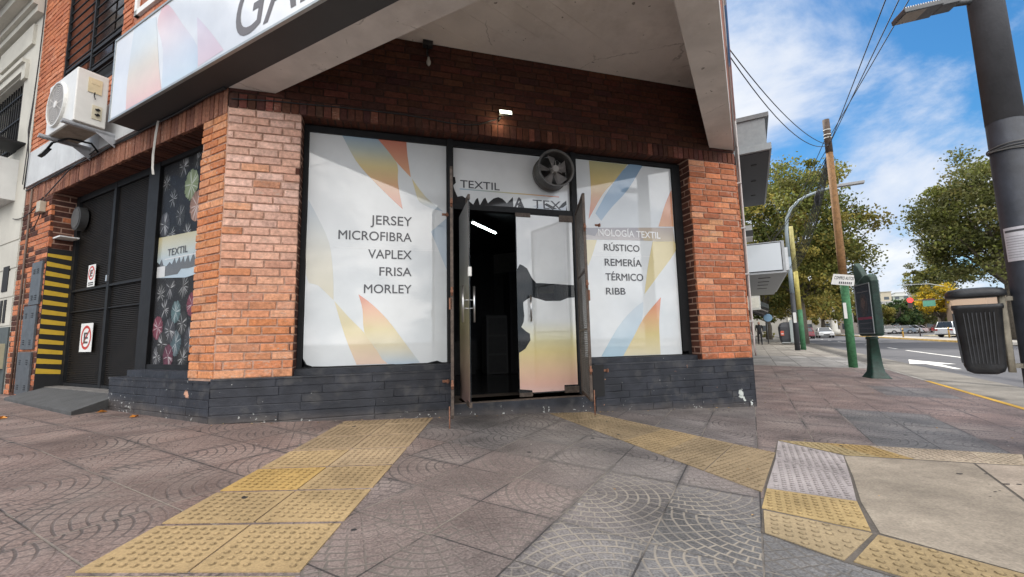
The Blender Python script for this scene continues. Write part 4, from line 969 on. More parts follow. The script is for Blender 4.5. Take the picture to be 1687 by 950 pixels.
mb = MB(); mb.box(FL, 2.30, 4.90, RO-.08, RO-.06, .40, 3.52, 0)
sdoor = tag(mb.build('side_door', mat('door_backing', (.010, .009, .008), .7, nz=.2, bump=0), BLD), 'dark slatted double door on the side street')
mb = MB()
for a, b in ((2.34, 2.40), (3.40, 3.48), (4.76, 4.875)): mb.box(FL, a, b, RO-.06, RO+.012, .44, 3.52)
mb.box(FL, 3.44, 4.76, RO-.05, RO+.006, .455, .50); mb.box(FL, 2.36, 3.44, RO-.05, RO+.006, .455, .50)
mb.box(FL, 2.36, 4.80, RO-.05, RO+.008, 1.925, 1.955); mb.box(FL, 2.36, 4.80, RO-.05, RO+.008, 3.42, 3.52)
mb.box(FL, 2.40, 4.76, RO-.05, RO+.004, 1.60, 1.612)
mb.build('door_frame', black_frame, sdoor)
mb = MB()
for a, b in ((2.405, 3.395), (3.485, 4.755)):
    z = .51
    while z < 3.41: mb.box(FL, a, b, RO-.05, RO-.028, z, z+.016); z += .027
mb.build('slats', mat('dark_slats', (.014, .011, .009), .65, nz=.4, nscale=4, bump=0, spec=.25), sdoor)
mb = MB(); mb.box(FL, 3.43, 3.475, RO+.01, RO+.03, 2.0, 2.09); mb.build('lock', steel, sdoor)
mb = MB(); mb.box(FL, 2.27, 4.90, RO-.1, -.12, .20, .455); mb.build('door_step', mat('grey_cement', (.16, .15, .14), .9, nz=.25), BLD)
mb = MB(); mb.slab(FL, ring(4.56, 3.10, .19, 28, .19), RO+.0, RO+.10); vt = mb.build('round_vent', mat('grey_vent', (.045, .045, .045), .6, nz=.3), sdoor)
mb = MB(); mb.slab(FL, ring(4.56, 3.10, .155, 28, .155), RO+.101, RO+.108); mb.build('vent_cover', mat('vent_cover', (.085, .083, .08), .6, nz=.3), vt)
# no-parking signs
def nopark(s0, z0, w, h, lab, txt=None):
    mb = MB(); mb.slab(FL, [(s0, z0), (s0+w, z0), (s0+w, z0+h), (s0, z0+h)], RO+.008, RO+.012)
    sgn = tag(mb.build('no_parking_sign', white_m), lab, 'sign', 'no parking signs on the side door')
    cx, cz, r_ = s0+w/2, z0+h*(.5 if not txt else .62), w*.42
    mb = MB()
    n = 32; o = RO+.0135
    for k in range(n):
        a0, a1 = 2*math.pi*k/n, 2*math.pi*(k+1)/n
        mb.face([FL(cx+math.cos(a)*q, o, cz+math.sin(a)*q) for a, q in ((a0, r_), (a1, r_), (a1, r_*.78), (a0, r_*.78))], 0, (.50, .04, .03))
    d = Vector((-1, 1)).normalized(); nn_ = Vector((d.y, -d.x))*r_*.09
    e = [Vector((cx, cz)) + q for q in (d*r_*.8+nn_, d*r_*.8-nn_, -d*r_*.8-nn_, -d*r_*.8+nn_)]
    mb.face([FL(p.x, o+.0015, p.y) for p in e], 0, (.50, .04, .03)); mb.build('prohibition_ring', attr_m, sgn, recalc=False)
    t = text_mesh('E', lambda u, o_, z: FL(cx+r_*.38-u, o_, z), 0, cz-r_*.46, r_*.92, RO+.0145, right=r_*.76, bold=.02)
    if txt:
        for z_ in (.06, .15): t.face([FL(q_, RO+.0145, zq_) for q_, zq_ in ((s0+w*.15, z0+h*z_), (s0+w*.85, z0+h*z_), (s0+w*.85, z0+h*(z_+.05)), (s0+w*.15, z0+h*(z_+.05)))])
    t.build('lettering', ink, sgn, recalc=False)
nopark(3.905, 1.965, .26, .34, 'small white no-parking sign higher on the dark door', True)
nopark(3.81, .975, .43, .43, 'larger square no-parking sign lower on the dark door')
# side ramp
mb = MB()
A, B_, C_, D_ = (2.05, .40), (4.95, .27), (4.86, -.13), (2.30, -.13)
tops = [FL(*A, .315), FL(*B_, .335), FL(*C_, .450), FL(*D_, .435)]; bots = [FL(s_, o, .10) for s_, o in (A, B_, C_, D_)]
mb.mesh(tops+bots, [(0, 1, 2, 3), (4, 5, 1, 0), (5, 6, 2, 1), (6, 7, 3, 2), (7, 4, 0, 3)])
tag(mb.build('door_ramp', mat('dark_cement', (.075, .075, .075), .85, nz=.2, nscale=5, bump=.3, bscale=50), bevel=.006), 'dark cement ramp up to the side door', 'ramp')
# meter cabinets
def meter(s0, s1, z0, z1, lab, lean=0):
    o1 = .03; mb = MB()
    mb.mesh([FL(s_, o, z) for s_, z, o in ((s0, z0, .0), (s1, z0, .0), (s1+lean, z1, .0), (s0+lean, z1, .0), (s0, z0, o1), (s1, z0, o1), (s1+lean, z1, o1), (s0+lean, z1, o1))],
            [(0, 1, 2, 3), (7, 6, 5, 4), (0, 4, 5, 1), (1, 5, 6, 2), (2, 6, 7, 3), (3, 7, 4, 0)])
    o = tag(mb.build('meter_cabinet', mat('slate_metal', (.075, .085, .095), .5, metal=.1, nz=.25, nscale=9), bevel=.004), lab, 'meter cabinet', 'meter cabinets on the brick pier')
    mb = MB()
    for z in (z0+.08, z0+.11, z0+.14, z1-.13, z1-.16, z1-.19):
        l_ = lean*(z-z0)/(z1-z0)
        for a in (s0+.10+l_, s1-.17+l_): mb.box(FL, a, a+.07, o1+.001, o1+.007, z, z+.010)
    mb.build('louvre', black_frame, o)
meter(4.93, 5.36, 1.73, 2.42, 'grey meter cabinet door, topmost of three on the pier')
meter(4.98, 5.53, 1.03, 1.72, 'grey louvred meter cabinet, middle one of three')
meter(5.00, 5.58, .33, .99, 'grey louvred meter cabinet resting at the foot of the pier', .02)
# white shelf bar above stripes, pipes
mb = MB(); mb.box(FL, 4.60, 4.90, -.28, -.05, 2.78, 2.80); mb.build('ledge_strip', white_m, BLD)
mb = MB(); mb.tube([FL(5.80, .02, .35), FL(5.80, .02, 3.75)], .015, 8); mb.tube([FL(5.68, .02, .33), FL(5.66, .02, 2.2)], .010, 8)
tag(mb.build('drain_conduit', mat('brown_pipe', (.12, .08, .06), .7)), 'thin conduits running down the brick pier', 'pipe')

# ------------------------------------------------------------------ shop sign box over the left street
SO = .32
mb = MB(); mb.box(FL, -5.0, 1.98, .0, SO-.005, 3.80, 4.868)
sg = tag(mb.build('shop_sign', mat('sign_underside', (.045, .046, .048), .6, nz=.1, nscale=2, bump=.02), None), 'long white light-box shop sign with pastel shapes and dark slanted letters', 'shop sign')
mb = MB(); printed(mb, FL, [(-5.0, 3.815), (1.965, 3.815), (1.965, 4.86), (-5.0, 4.86)], SO, [(0, (.70, .71, .73)), (1, (.72, .73, .74))], 2, False)
pb, py, pp = (.55, .63, .70), (.70, .62, .50), (.72, .42, .38)
printed(mb, FL, [(1.538, 3.822), (1.565, 4.22), (1.50, 4.855), (1.238, 4.85), (0.947, 4.80), (0.788, 4.13), (0.688, 3.822)], SO+.0015, [(0, pp), (.25, (.74, .56, .46)), (.45, py), (.7, (.62, .66, .66)), (1, pb)])
printed(mb, FL, [(0.826, 4.853), (0.665, 4.827), (0.335, 4.475), (-0.009, 4.09), (-0.037, 3.825), (0.69, 3.825), (0.72, 4.298), (0.906, 4.678)], SO+.0015, [(0, (.52, .62, .70)), (.35, (.62, .64, .70)), (.7, (.73, .60, .62)), (1, (.72, .42, .42))])
printed(mb, FL, [(0.03, 4.431), (-0.25, 4.155), (-0.514, 3.863), (-0.053, 3.846)], SO+.0018, [(0, (.72, .56, .60)), (1, (.68, .62, .68))])
mb.build('sign_face', vinyl, sg, recalc=False)
text_mesh('GAMMA TEX', lambda u, o, z: FL(-.70-u, o, z), 0, 3.885, .60, SO+.003, right=4.0, shear=.22, bold=-.008).build('lettering', mat('sign_letters', (.13, .12, .125), .5, nz=.1, nscale=1.5, bump=0), sg, recalc=False)
mb = MB(); mb.box(FL, -5.0, 1.985, SO-.02, SO+.012, 3.79, 3.815); mb.box(FL, -5.0, 1.985, SO-.02, SO+.010, 4.86, 4.885); mb.box(FL, 1.968, 1.99, -.0, SO+.008, 3.81, 4.865)
mb.build('trim', mat('aluminium_trim', (.35, .38, .38), .4, metal=.5, nz=.1, bump=0), sg)
mb = MB(); mb.tube([FL(s_, -.0 + .02, 3.785 + .01*math.sin(s_*5)) for s_ in np.linspace(0, 6.1, 40)], .012, 6)
mb.tube([FL(s_, .035, 3.775 + .012*math.sin(s_*3+1)) for s_ in np.linspace(0, 5.2, 30)], .008, 6)
tag(mb.build('wall_cable', cable_m), 'black cables running under the sign along the side street', 'cable')
mb = MB(); pts = [FL(1.40, .05, 3.78), FL(1.41, .06, 3.60), FL(1.44, .06, 3.35), FL(1.40, .07, 3.17), FL(1.37, .07, 3.08)]
for i in range(4): mb.mesh([tuple(Vector(p)+Vector(q)) for p in (pts[i], pts[i+1]) for q in ((-.012, -.003, 0), (.012, -.003, 0), (.012, .003, 0), (-.012, .003, 0))], [(0, 1, 5, 4), (3, 7, 6, 2), (1, 2, 6, 5), (0, 4, 7, 3)])
tag(mb.build('hanging_strip', mat('grey_strip', (.42, .40, .37), .6)), 'bent pale strip hanging from the lintel before the side window', 'metal strip')
# AC unit
AC0, AC1, AO0, AO1, AZ0, AZ1 = 2.62, 3.58, .15, .47, 3.94, 4.67
mb = MB(); mb.box(FL, AC0, AC1, AO0, AO1, AZ0, AZ1)
ac = tag(mb.build('air_conditioner', plastic_w, None, bevel=.012), 'boxy white air conditioner unit hung on brackets beside the sign', 'air conditioner')
mb = MB(); cx, cz, r_ = AC1-.36, (AZ0+AZ1)/2, .29
mb.slab(FL, ring(cx, cz, r_*1.03, 32), AO1+.001, AO1+.006, 0, (.10, .095, .09))
for k in range(1, 13):
    q = r_*k/12.5
    for j in range(40):
        a0, a1 = 2*math.pi*j/40, 2*math.pi*(j+1)/40
        mb.face([FL(cx+math.cos(a)*w, AO1+.022, cz+math.sin(a)*w) for a, w in ((a0, q), (a1, q), (a1, q+.009), (a0, q+.009))], 0, (.62, .58, .54))
for j in range(12):
    a = 2*math.pi*j/12; d = Vector((math.cos(a), math.sin(a))); nn_ = Vector((-d.y, d.x))*.004
    mb.face([FL(cx+p.x, AO1+.024, cz+p.y) for p in (d*.04+nn_, d*.04-nn_, d*r_-nn_, d*r_+nn_)], 0, (.62, .58, .54))
mb.slab(FL, ring(cx, cz, .05, 16), AO1+.02, AO1+.028, 0, (.65, .63, .6))
mb.build('fan_grille', attr_m, ac)
mb = MB()
for j in range(32):
    a0, a1 = 2*math.pi*j/32, 2*math.pi*(j+1)/32
    mb.mesh([FL(cx+math.cos(a)*w, o, cz+math.sin(a)*w) for a in (a0, a1) for w, o in ((r_, AO1), (r_, AO1+.03), (r_+.02, AO1+.03), (r_+.03, AO1))], [(0, 1, 5, 4), (1, 2, 6, 5), (2, 3, 7, 6)])
mb.build('fan_ring', plastic_w, ac)
def FA(u, o, z): return FL(AC0 - o, u, z)     # side face of the unit; u = outward position
mb = MB(); mb.box(FA, .22, .36, 0, .012, 4.38, 4.58); mb.box(FA, .245, .335, .012, .016, 4.50, 4.545)
mb.build('handle_recess', mat('yellowed_plastic', (.62, .52, .33), .5), ac)
mb = MB(); mb.box(FA, .20, .30, 0, .01, 4.03, 4.22); mb.build('valve_plate', mat('yellowed_plastic2', (.60, .54, .40), .5), ac)
mb = MB()
for z in (4.09, 4.16): mb.tube([FA(.25, .01, z), FA(.25, .05, z)], .014, 8); mb.tube([FA(.225, .03, z), FA(.275, .03, z)], .010, 8)
mb.tube([FA(.29, .014, 4.39), FA(.30, .03, 4.34), FA(.285, .03, 4.29)], .006, 6)
mb.build('valves', black_frame, ac)
mb = MB()
for s_ in (AC0+.04, AC1-.12): 
    mb.box(FL, s_, s_+.05, .0, .56, 3.885, 3.905); mb.box(FL, s_, s_+.006, .0, .56, 3.885, 3.935)
    mb.mesh([FL(s_+q, o, z) for q in (0, .006) for o, z in ((.02, 3.885), (.24, 3.885), (.02, 3.74))], [(0, 1, 2), (3, 5, 4), (0, 3, 4, 1), (1, 4, 5, 2)])
mb.build('bracket', mat('bracket_paint', (.40, .41, .43), .5), ac)
mb = MB(); mb.box(FL, AC0+.03, AC1-.03, AO0+.02, AO1-.02, 3.932, 3.941); mb.build('base_pan', mat('stained_pan', (.30, .27, .22), .7, nz=.3), ac)
# small floodlight on bent arm
mb = MB(); mb.tube([FL(3.2, .02, 3.80), FL(3.2, .10, 3.90), FL(3.33, .30, 3.93), FL(3.55, .40, 3.88), FL(3.66, .42, 3.80)], .014, 8)
fl = tag(mb.build('floodlight', black_frame), 'small black floodlight on a bent arm under the air conditioner', 'outdoor lamp')
mb = MB(); mb.box(lambda u, o, z: FL(3.70+u, .42+o-z*.5, 3.76+z+o*.2), -.07, .07, -.015, .03, -.06, .06); mb.build('lamp_head', black_frame, fl)
mb = MB(); mb.box(lambda u, o, z: FL(3.70+u, .42+o-z*.5, 3.76+z+o*.2), -.055, .055, .031, .034, -.045, .045); mb.build('lens', mat('grey_lens', (.5, .52, .52), .2, nz=0, bump=0), fl)
mb = MB()
def sagc(p, q, sag, n=14): return [tuple(Vector(p).lerp(Vector(q), t) - Vector((0, 0, sag*4*t*(1-t)))) for t in np.linspace(0, 1, n)]
mb.tube([FL(3.25, .03, 3.86), FL(3.6, .035, 3.80), FL(4.2, .035, 3.74), FL(5.1, .03, 3.50)], .008, 6); mb.tube(sagc(FL(5.2, .03, 3.50), FL(6.6, .03, 3.35), .12), .008, 6); mb.tube(sagc(FL(5.1, .03, 3.46), FL(5.6, .03, 3.0), .1), .007, 6)
mb.tube([FL(6.15, .04, 8.5), FL(6.10, .04, 7.0), FL(6.02, .06, 6.2), FL(6.12, .05, 5.5), FL(6.22, .05, 4.9), FL(6.06, .05, 4.4), FL(6.14, .04, 3.8)], .009, 6)
mb.tube(sagc(FL(6.10, .05, 5.5), FL(6.2, .05, 3.9), -.04), .007, 6)
tag(mb.build('loose_cables', cable_m), 'loose black cables looping over the brick and white walls', 'cable')

mb = MB(); mb.box(FL, 5.12, 5.28, .0, .08, 3.24, 3.42); tag(mb.build('junction_box', mat('cream_box2', (.42, .38, .30), .6), bevel=.01), 'small cream junction box above the hazard stripes', 'junction box')
# ------------------------------------------------------------------ things on the front
mb = MB(); fx, fz = 2.16, 3.235
prof = [(.245, .0), (.245, .05), (.235, .06), (.235, .22), (.255, .225), (.255, .25), (.235, .25), (.225, .24), (.225, .06)]
n = 36
for (ra, oa), (rb, ob) in zip(prof, prof[1:]):
    for k in range(n):
        a0, a1 = 2*math.pi*k/n, 2*math.pi*(k+1)/n
        mb.face([FF(fx+math.cos(a)*q, o-.21, fz+math.sin(a)*q) for a, q, o in ((a0, ra, oa), (a1, ra, oa), (a1, rb, ob), (a0, rb, ob))], 0, (1, 1, 1), True)
mb.slab(FF, ring(fx, fz, .24, 32), -.215, -.205)
fan = tag(mb.build('extractor_fan', mat('fan_metal', (.10, .095, .09), .45, metal=.4, nz=.3, nscale=14), recalc=False), 'round dark extractor fan mounted above the entrance', 'extractor fan')
mb = MB()
for k in range(5):
    a = 2*math.pi*k/5+.3; P = []
    for (q, da, oo) in ((.05, -.35, -.10), (.21, -.22, -.12), (.215, .45, -.04), (.05, .5, -.05)): P.append(FF(fx+math.cos(a+da)*q, oo, fz+math.sin(a+da)*q))
    Q = [(p[0], p[1]+.004, p[2]) for p in P]
    mb.mesh(P+Q, [(0, 1, 2, 3), (7, 6, 5, 4), (0, 4, 5, 1), (1, 5, 6, 2), (2, 6, 7, 3), (3, 7, 4, 0)])
mb.build('blade', mat('fan_blade', (.22, .20, .19), .5, nz=.2, bump=0), fan)
mb = MB(); mb.tube([FF(fx, -.15, fz), FF(fx, .02, fz)], .045, 14)
for k in range(8):
    a = 2*math.pi*k/8+.1; mb.tube([FF(fx+math.cos(a)*.04, .02, fz+math.sin(a)*.04), FF(fx+math.cos(a)*.10, .03, fz+math.sin(a)*.10)], .004, 5)
mb.build('hub', mat('fan_hub', (.30, .28, .26), .5, nz=.2, bump=0), fan)

mb = MB(); mb.box(lambda u, o, z: FF(1.46+u, .13+o-z*.3, 3.86+z+o*.3), -.085, .085, -.03, .0, -.03, .03)
mb.tube([FF(1.40, .0, 3.80), FF(1.40, .08, 3.82)], .012, 6)
wl_ = tag(mb.build('wall_lamp', black_frame), 'small lit floodlight on the brick above the entrance', 'wall lamp')
mb = MB(); mb.box(lambda u, o, z: FF(1.46+u, .13+o-z*.3, 3.86+z+o*.3), -.078, .078, .001, .006, -.025, .025)
mb.build('lit_lens', mat('lamp_glow', (.95, .97, .78), .5, nz=0, bump=0, emit=2.2), wl_)
pl = bpy.data.lights.new('lamp_light', 'POINT'); pl.energy = .7; pl.color = (1, .85, .55); pl.shadow_soft_size = .03
plo = bpy.data.objects.new('lamp_light', pl); SC.collection.objects.link(plo); plo.location = FF(1.40, .10, 3.76)
mb = MB(); mb.tube([FF(u, .012, z) for u, z in ((-1.59, 3.67), (-1.2, 3.70), (-.89, 3.707), (-.5, 3.722), (-.23, 3.726), (.2, 3.728), (.465, 3.715), (.75, 3.69), (.98, 3.692), (1.15, 3.72), (1.26, 3.77), (1.36, 3.81))], .008, 6)
tag(mb.build('lamp_cable', cable_m), 'thin black cable clipped along the brick to the lit lamp', 'cable')
mb = MB(); mb.box(FF, .44, .56, .0, .07, 4.64, 4.705); mb.tube([FF(.5, .04, 4.64), FF(.49, .04, 4.55), FF(.51, .04, 4.49)], .012, 6)
bh_ = tag(mb.build('bulb_holder', cable_m), 'bulb dangling from a holder under the overhang', 'light bulb')
mb = MB(); mb.tube([FF(.51, .04, z) for z in (4.50, 4.47, 4.44, 4.41, 4.385)], [.014, .018, .028, .026, .008], 10); mb.build('bulb', mat('bulb_glass', (.45, .45, .42), .15, nz=0, bump=0), bh_)
# right corner pipes and cables
mb = MB()
def corner_pipe(ds, o, r_, z0, z1, wob=0, col=(1, 1, 1)):
    mb.tube([FR(ds + wob*math.sin(z*2.3), o + wob*.3*math.cos(z*1.7), z) for z in np.linspace(z0, z1, 16)], r_, 6, 0, col)
corner_pipe(.10, .045, .012, .75, 4.4, .004, (.55, .52, .50)); corner_pipe(.16, .03, .009, 1.0, 5.6, .02, (.30, .26, .25))
corner_pipe(.24, .05, .010, .7, 8.5, .012, (.28, .22, .21)); corner_pipe(.33, .02, .007, 1.6, 7.5, .03, (.12, .12, .12)); corner_pipe(.20, .02, .02, 3.0, 9.5, .0, (.38, .36, .36))
for z in (1.2, 1.9, 2.6, 3.3): mb.box(FR, .07, .14, .0, .06, z, z+.02, 0, (.5, .5, .5))
tag(mb.build('corner_conduits', attr_m), 'pale pipes and cables running up the right corner of the shop', 'pipe')
mb = MB()
Rb = lambda s_, o, z: FR(s_, o, z)
mb.tube([Rb(-4.5, .03, 4.68), Rb(-3.2, .03, 4.52), Rb(-2.4, .035, 4.30), Rb(-2.0, .03, 4.10), Rb(-1.6, .03, 4.25), Rb(-1.3, .03, 4.5)], .012, 6, 0, (.08, .2, .42))
mb.tube([Rb(-4.6, .03, 4.55), Rb(-3.0, .03, 4.30), Rb(-2.0, .035, 4.42), Rb(-.8, .03, 4.05), Rb(.1, .03, 3.9)], .010, 6, 0, (.5, .47, .46))
mb.tube([Rb(-4.2, .04, 4.6), Rb(-2.8, .04, 4.6), Rb(-1.5, .04, 4.15), Rb(-.6, .04, 4.0)], .010, 6, 0, (.45, .25, .24))
tag(mb.build('beam_cables', attr_m), 'loose red, blue and white cables along the outside of the right beam', 'cable')

# fallen leaves and litter
for k, (u, o, w, lab) in enumerate(((2.55, .85, .09, 'curled orange leaf on the red tiles before the ramp'), (2.0, .14, .06, 'orange leaf at the foot of the plinth end'), (1.2, .14, .055, 'small orange leaf below the side window'))):
    mb = MB(); x, y, _ = FL(u, o, 0)
    for j in range(5):
        a = random.uniform(0, 6.28); c, s_ = math.cos(a), math.sin(a); L_ = w*random.uniform(.6, 1.1); x1, y1 = x+random.uniform(-w, w)*.6, y+random.uniform(-w, w)*.3
        z = gxy(x1, y1)
        mb.face([(x1-c*L_, y1-s_*L_, z+.008), (x1+s_*L_*.3, y1-c*L_*.3, z+.03), (x1+c*L_, y1+s_*L_, z+.012), (x1-s_*L_*.3, y1+c*L_*.3, z+.006)], 0, (.52, .21, .03))
    tag(mb.build('fallen_leaf', attr_m, recalc=False), lab, 'leaf', 'fallen leaves')
mb = MB()
for k in range(90):
    t = random.random()
    if t < .45: x = random.uniform(-1.6, 5.1); y = 5.08 - abs(random.gauss(0, .05))
    elif t < .7: x, y = CR(random.uniform(-.02, .5), random.uniform(7.4, 12))
    else: x, y = CR(random.uniform(-4, 4), random.uniform(2, 12))
    if y > 5.08 and x < 5.1: continue
    w = random.uniform(.006, .02); a = random.uniform(0, 3); z = gxy(x, y)+.007
    col = random.choice(((.36, .26, .12), (.30, .18, .08), (.45, .42, .36), (.5, .3, .1)))
    c, s_ = math.cos(a)*w, math.sin(a)*w
    mb.face([(x-c, y-s_, z), (x+s_*.5, y-c*.5, z+.006), (x+c, y+s_, z), (x-s_*.5, y+c*.5, z+.004)], 0, col)
tag(mb.build('leaf_litter', attr_m, recalc=False), 'scattered dry leaf crumbs on the sidewalk', kind='stuff')

# ------------------------------------------------------------------ neighbour on the left
NB = empty('neighbour_house', FL(8, 0, .3), 'old off-white plastered house at the far left with cornice and balcony', 'house')
cream = mat('cream_plaster', (.50, .48, .42), .85, nz=.12, nscale=1.8, bump=.12, bscale=20)
cream2 = mat('white_plaster', (.62, .62, .60), .8, nz=.1, nscale=2, bump=.08)
mb = MB()
mb.box(FL, 6.22, 7.0, -.4, .0, .1, 7.2); mb.box(FL, 7.0, 14, -.4, .0, .1, 4.7); mb.box(FL, 7.0, 14, -.4, .0, 6.25, 7.2); mb.box(FL, 9.2, 14, -.4, 0, 4.7, 6.25)
mb.box(FL, 6.22, 14, -6, -.41, .1, 9.8)
for z in (1.45, 1.95, 2.45, 2.95): mb.box(FL, 6.23, 14, -.01, .012, z, z+.46)
mb.build('wall', cream, NB)
mb = MB(); mb.box(FL, 6.22, 14, .0, .02, .1, 1.42); mb.build('dado', mat('dark_green_grey_dado', (.07, .085, .085), .7, nz=.15), NB)
mb = MB(); mb.box(FL, 7.0, 9.2, -.35, -.30, 4.7, 6.25); hw = mb.build('window', dark_in, NB)
mb = MB()
for k in range(16): mb.tube([FL(7.05+k*.14, -.1, 4.7), FL(7.05+k*.14, -.1, 6.25)], .011, 6)
for z in (4.95, 5.5, 6.0): mb.box(FL, 7.0, 9.2, -.12, -.08, z, z+.03)
mb.build('window_bars', black_frame, hw)
mb = MB()
for (o, z0, z1) in ((.05, 6.28, 6.42), (.09, 6.42, 6.50)): mb.box(FL, 6.85, 9.4, 0, o, z0, z1)
mb.box(FL, 6.80, 7.0, 0, .05, 6.1, 6.42); mb.build('window_head', cream, hw)
mb = MB()
for (o, z0, z1) in ((.10, 7.2, 7.32), (.16, 7.32, 7.42), (.30, 7.42, 7.60), (.62, 7.60, 7.72), (.70, 7.72, 7.90)): mb.box(FL, 6.24, 14, -.3, o, z0, z1)
mb.box(FL, 6.24, 14, -.3, .05, 7.9, 9.2)
for k in range(4): mb.box(FL, 6.6+k*2.2, 8.5+k*2.2, 0, .045, 6.72, 7.12)
mb.build('cornice', cream, NB)
mb = MB()
for (o, z0, z1) in ((.28, 3.72, 4.3), (.33, 4.3, 4.38), (.36, 4.38, 4.48)): mb.box(FL, 6.75, 14, -.0, o, z0, z1)
bal = mb.build('balcony', cream2, NB)
mb = MB(); mb.tube([FL(6.55, .30, 4.75), FL(10, .30, 4.75)], .014, 6); mb.tube([FL(6.75, .30, 4.48), FL(6.75, .30, 5.2)], .012, 6); mb.box(FL, 6.5, 7.2, .0, .34, 4.72, 4.755)
for k in range(14): mb.tube([FL(6.85+k*.16, .30, 4.48), FL(6.85+k*.16, .30, 5.25)], .008, 5)
mb.build('railing', black_frame, bal)
mb = MB()
for (a, b, z0, z1) in ((6.55, 6.85, 2.05, 2.5), (6.50, 6.62, 1.5, 1.9), (6.70, 6.82, 1.5, 1.9), (7.3, 7.7, 1.5, 2.5)): mb.box(FL, a, b, .005, .022, z0, z1)
mb.build('small_window', dark_in, NB)
mb = MB(); mb.box(FL, 6.30, 6.44, .0, .10, .72, 1.14); tag(mb.build('wall_box', mat('cream_box', (.40, .37, .25), .6)), 'small cream meter box on the neighbour dado', 'meter box')

# ------------------------------------------------------------------ right side: building row and signs
AR = empty('avenue_row_building', (*CR(0, 20), 0), 'row of shops continuing along the avenue behind the brick shop', 'building')
mb = MB(); rowc = lambda c, r, z: FC(c, r, z)
mb.box(rowc, -14, -.10, 9.75, 26, 2.75, 7.2, 0, (.38, .37, .35)); mb.box(rowc, -14, -.6, 9.75, 26, 0, 2.75, 0, (.10, .10, .10))
mb.box(rowc, -14, -.05, 26, 60, 3.0, 8.5, 0, (.42, .40, .36)); mb.box(rowc, -14, -.4, 26, 60, 0, 3.0, 0, (.12, .12, .13))
mb.box(rowc, -14, -.05, 60, 110, 0, 9, 0, (.45, .42, .38)); mb.build('wall', attr_m, AR)
mb = MB()
for k in range(9): mb.box(rowc, -.62, -.55, 10.3+k*2.4, 12.0+k*2.4, .3, 2.5, 0, (.04, .05, .06))
mb.build('shop_front', attr_gloss, AR)
# grey projecting bay
mb = MB()
mb.box(rowc, -.1, .78, 9.62, 13.7, 4.73, 5.27, 0, (.30, .34, .36)); bay = tag(mb.build('projecting_bay', attr_m), 'grey boxy canopy high beyond the brick corner with dark underside', 'canopy')
mb = MB(); mb.box(rowc, -.1, .88, 9.58, 13.75, 4.60, 4.728, 0, (.33, .37, .39)); mb.box(rowc, -.1, .88, 9.58, 13.75, 5.272, 5.36, 0, (.20, .22, .23)); mb.build('trim', attr_m, bay)
mb = MB(); mb.box(rowc, -.1, .83, 9.66, 13.7, 4.585, 4.598, 0, (.035, .037, .045))
for r_ in (10.3, 11.4, 12.6): mb.box(rowc, .38, .52, r_, r_+.08, 4.575, 4.584, 0, (.01, .01, .01))
mb.build('underside', attr_m, bay)
# pale light-box sign
mb = MB(); mb.box(rowc, -.05, 1.56, 15.75, 24.2, 2.90, 3.90, 0, (.42, .44, .46)); wb = tag(mb.build('light_box_sign', attr_m), 'blank pale grey light-box sign hanging low over the sidewalk', 'light box')
mb = MB(); mb.box(rowc, .02, 1.42, 15.735, 15.745, 2.99, 3.85, 0, (.60, .64, .68)); mb.build('sign_face', attr_gloss, wb)
mb = MB(); rframe(mb, lambda u, o, z: FC(u, 15.73+o, z), -.01, 1.45, 2.965, 3.87, .02, .0, .012); mb.build('edge_seam', black_frame, wb)
mb = MB(); mb.box(rowc, 1.565, 1.70, 16.0, 24, 3.0, 3.72, 0, (.62, .64, .66)); mb.build('side_panel', attr_m, wb)
for r_ in (16.8, 18.0, 19.2, 20.6): mb = MB(); mb.box(rowc, .5, 1.0, r_, r_+.12, 2.885, 2.898, 0, (.08, .08, .08)); mb.build('downlight', attr_m, wb)
mb = MB(); mb.box(rowc, .02, .35, 13.9, 14.6, 3.75, 4.1, 0, (.62, .62, .60)); ob = tag(mb.build('outdoor_unit', attr_m), 'small white box fixed above the light-box sign', 'air conditioner')
mb = MB(); mb.box(rowc, .02, .37, 13.88, 13.895, 3.78, 3.95, 0, (.05, .05, .05)); mb.build('grille', attr_m, ob)
mb = MB(); mb.box(rowc, -.3, .8, 27.0, 27.5, 2.35, 3.1, 0, (.60, .60, .56)); aw = tag(mb.build('shop_sign', attr_m), 'small cream sign box over a doorway further along the avenue', 'shop sign')
mb = MB(); mb.box(rowc, -.2, .7, 26.985, 26.998, 2.45, 3.0, 0, (.68, .66, .58)); mb.build('sign_face', attr_m, aw)
mb = MB(); mb.tube([FC(1.6, 39.5, .3), FC(1.6, 39.5, 2.1)], .04, 8, 0, (.10, .10, .10)); rs_ = tag(mb.build('street_sign', attr_m), 'round blue sign on a short post by the shop fronts', 'sign')
mb = MB(); mb.tube([FC(1.75, 39.35, 2.30), FC(1.75, 39.42, 2.30)], .30, 20, 0, (.16, .28, .40)); mb.build('disc', attr_m, rs_)

for k, (r_, w_, c_, z_, col, lab) in enumerate(((30.5, 3.0, 1.5, 2.55, (.05, .06, .06), 'dark awning over a shop door beyond the cream sign'), (36.5, 4.0, 1.7, 2.6, (.16, .15, .14), 'grey awning behind the dark one along the avenue'), (46, 5.0, 2.0, 2.7, (.06, .05, .05), 'blackish awning near the plane tree trunk'))):
    mb = MB(); vs = [FC(c, r, z) for r in (r_, r_+w_) for c, z in ((-.5, z_+1.0), (c_, z_+.25), (c_, z_), (-.5, z_+.7))]
    mb.mesh(vs, [(0, 1, 2, 3), (7, 6, 5, 4), (0, 4, 5, 1), (1, 5, 6, 2), (2, 6, 7, 3), (3, 7, 4, 0)], 0, col)
    tag(mb.build('awning', attr_m), lab, 'awning', 'shop awnings along the avenue')
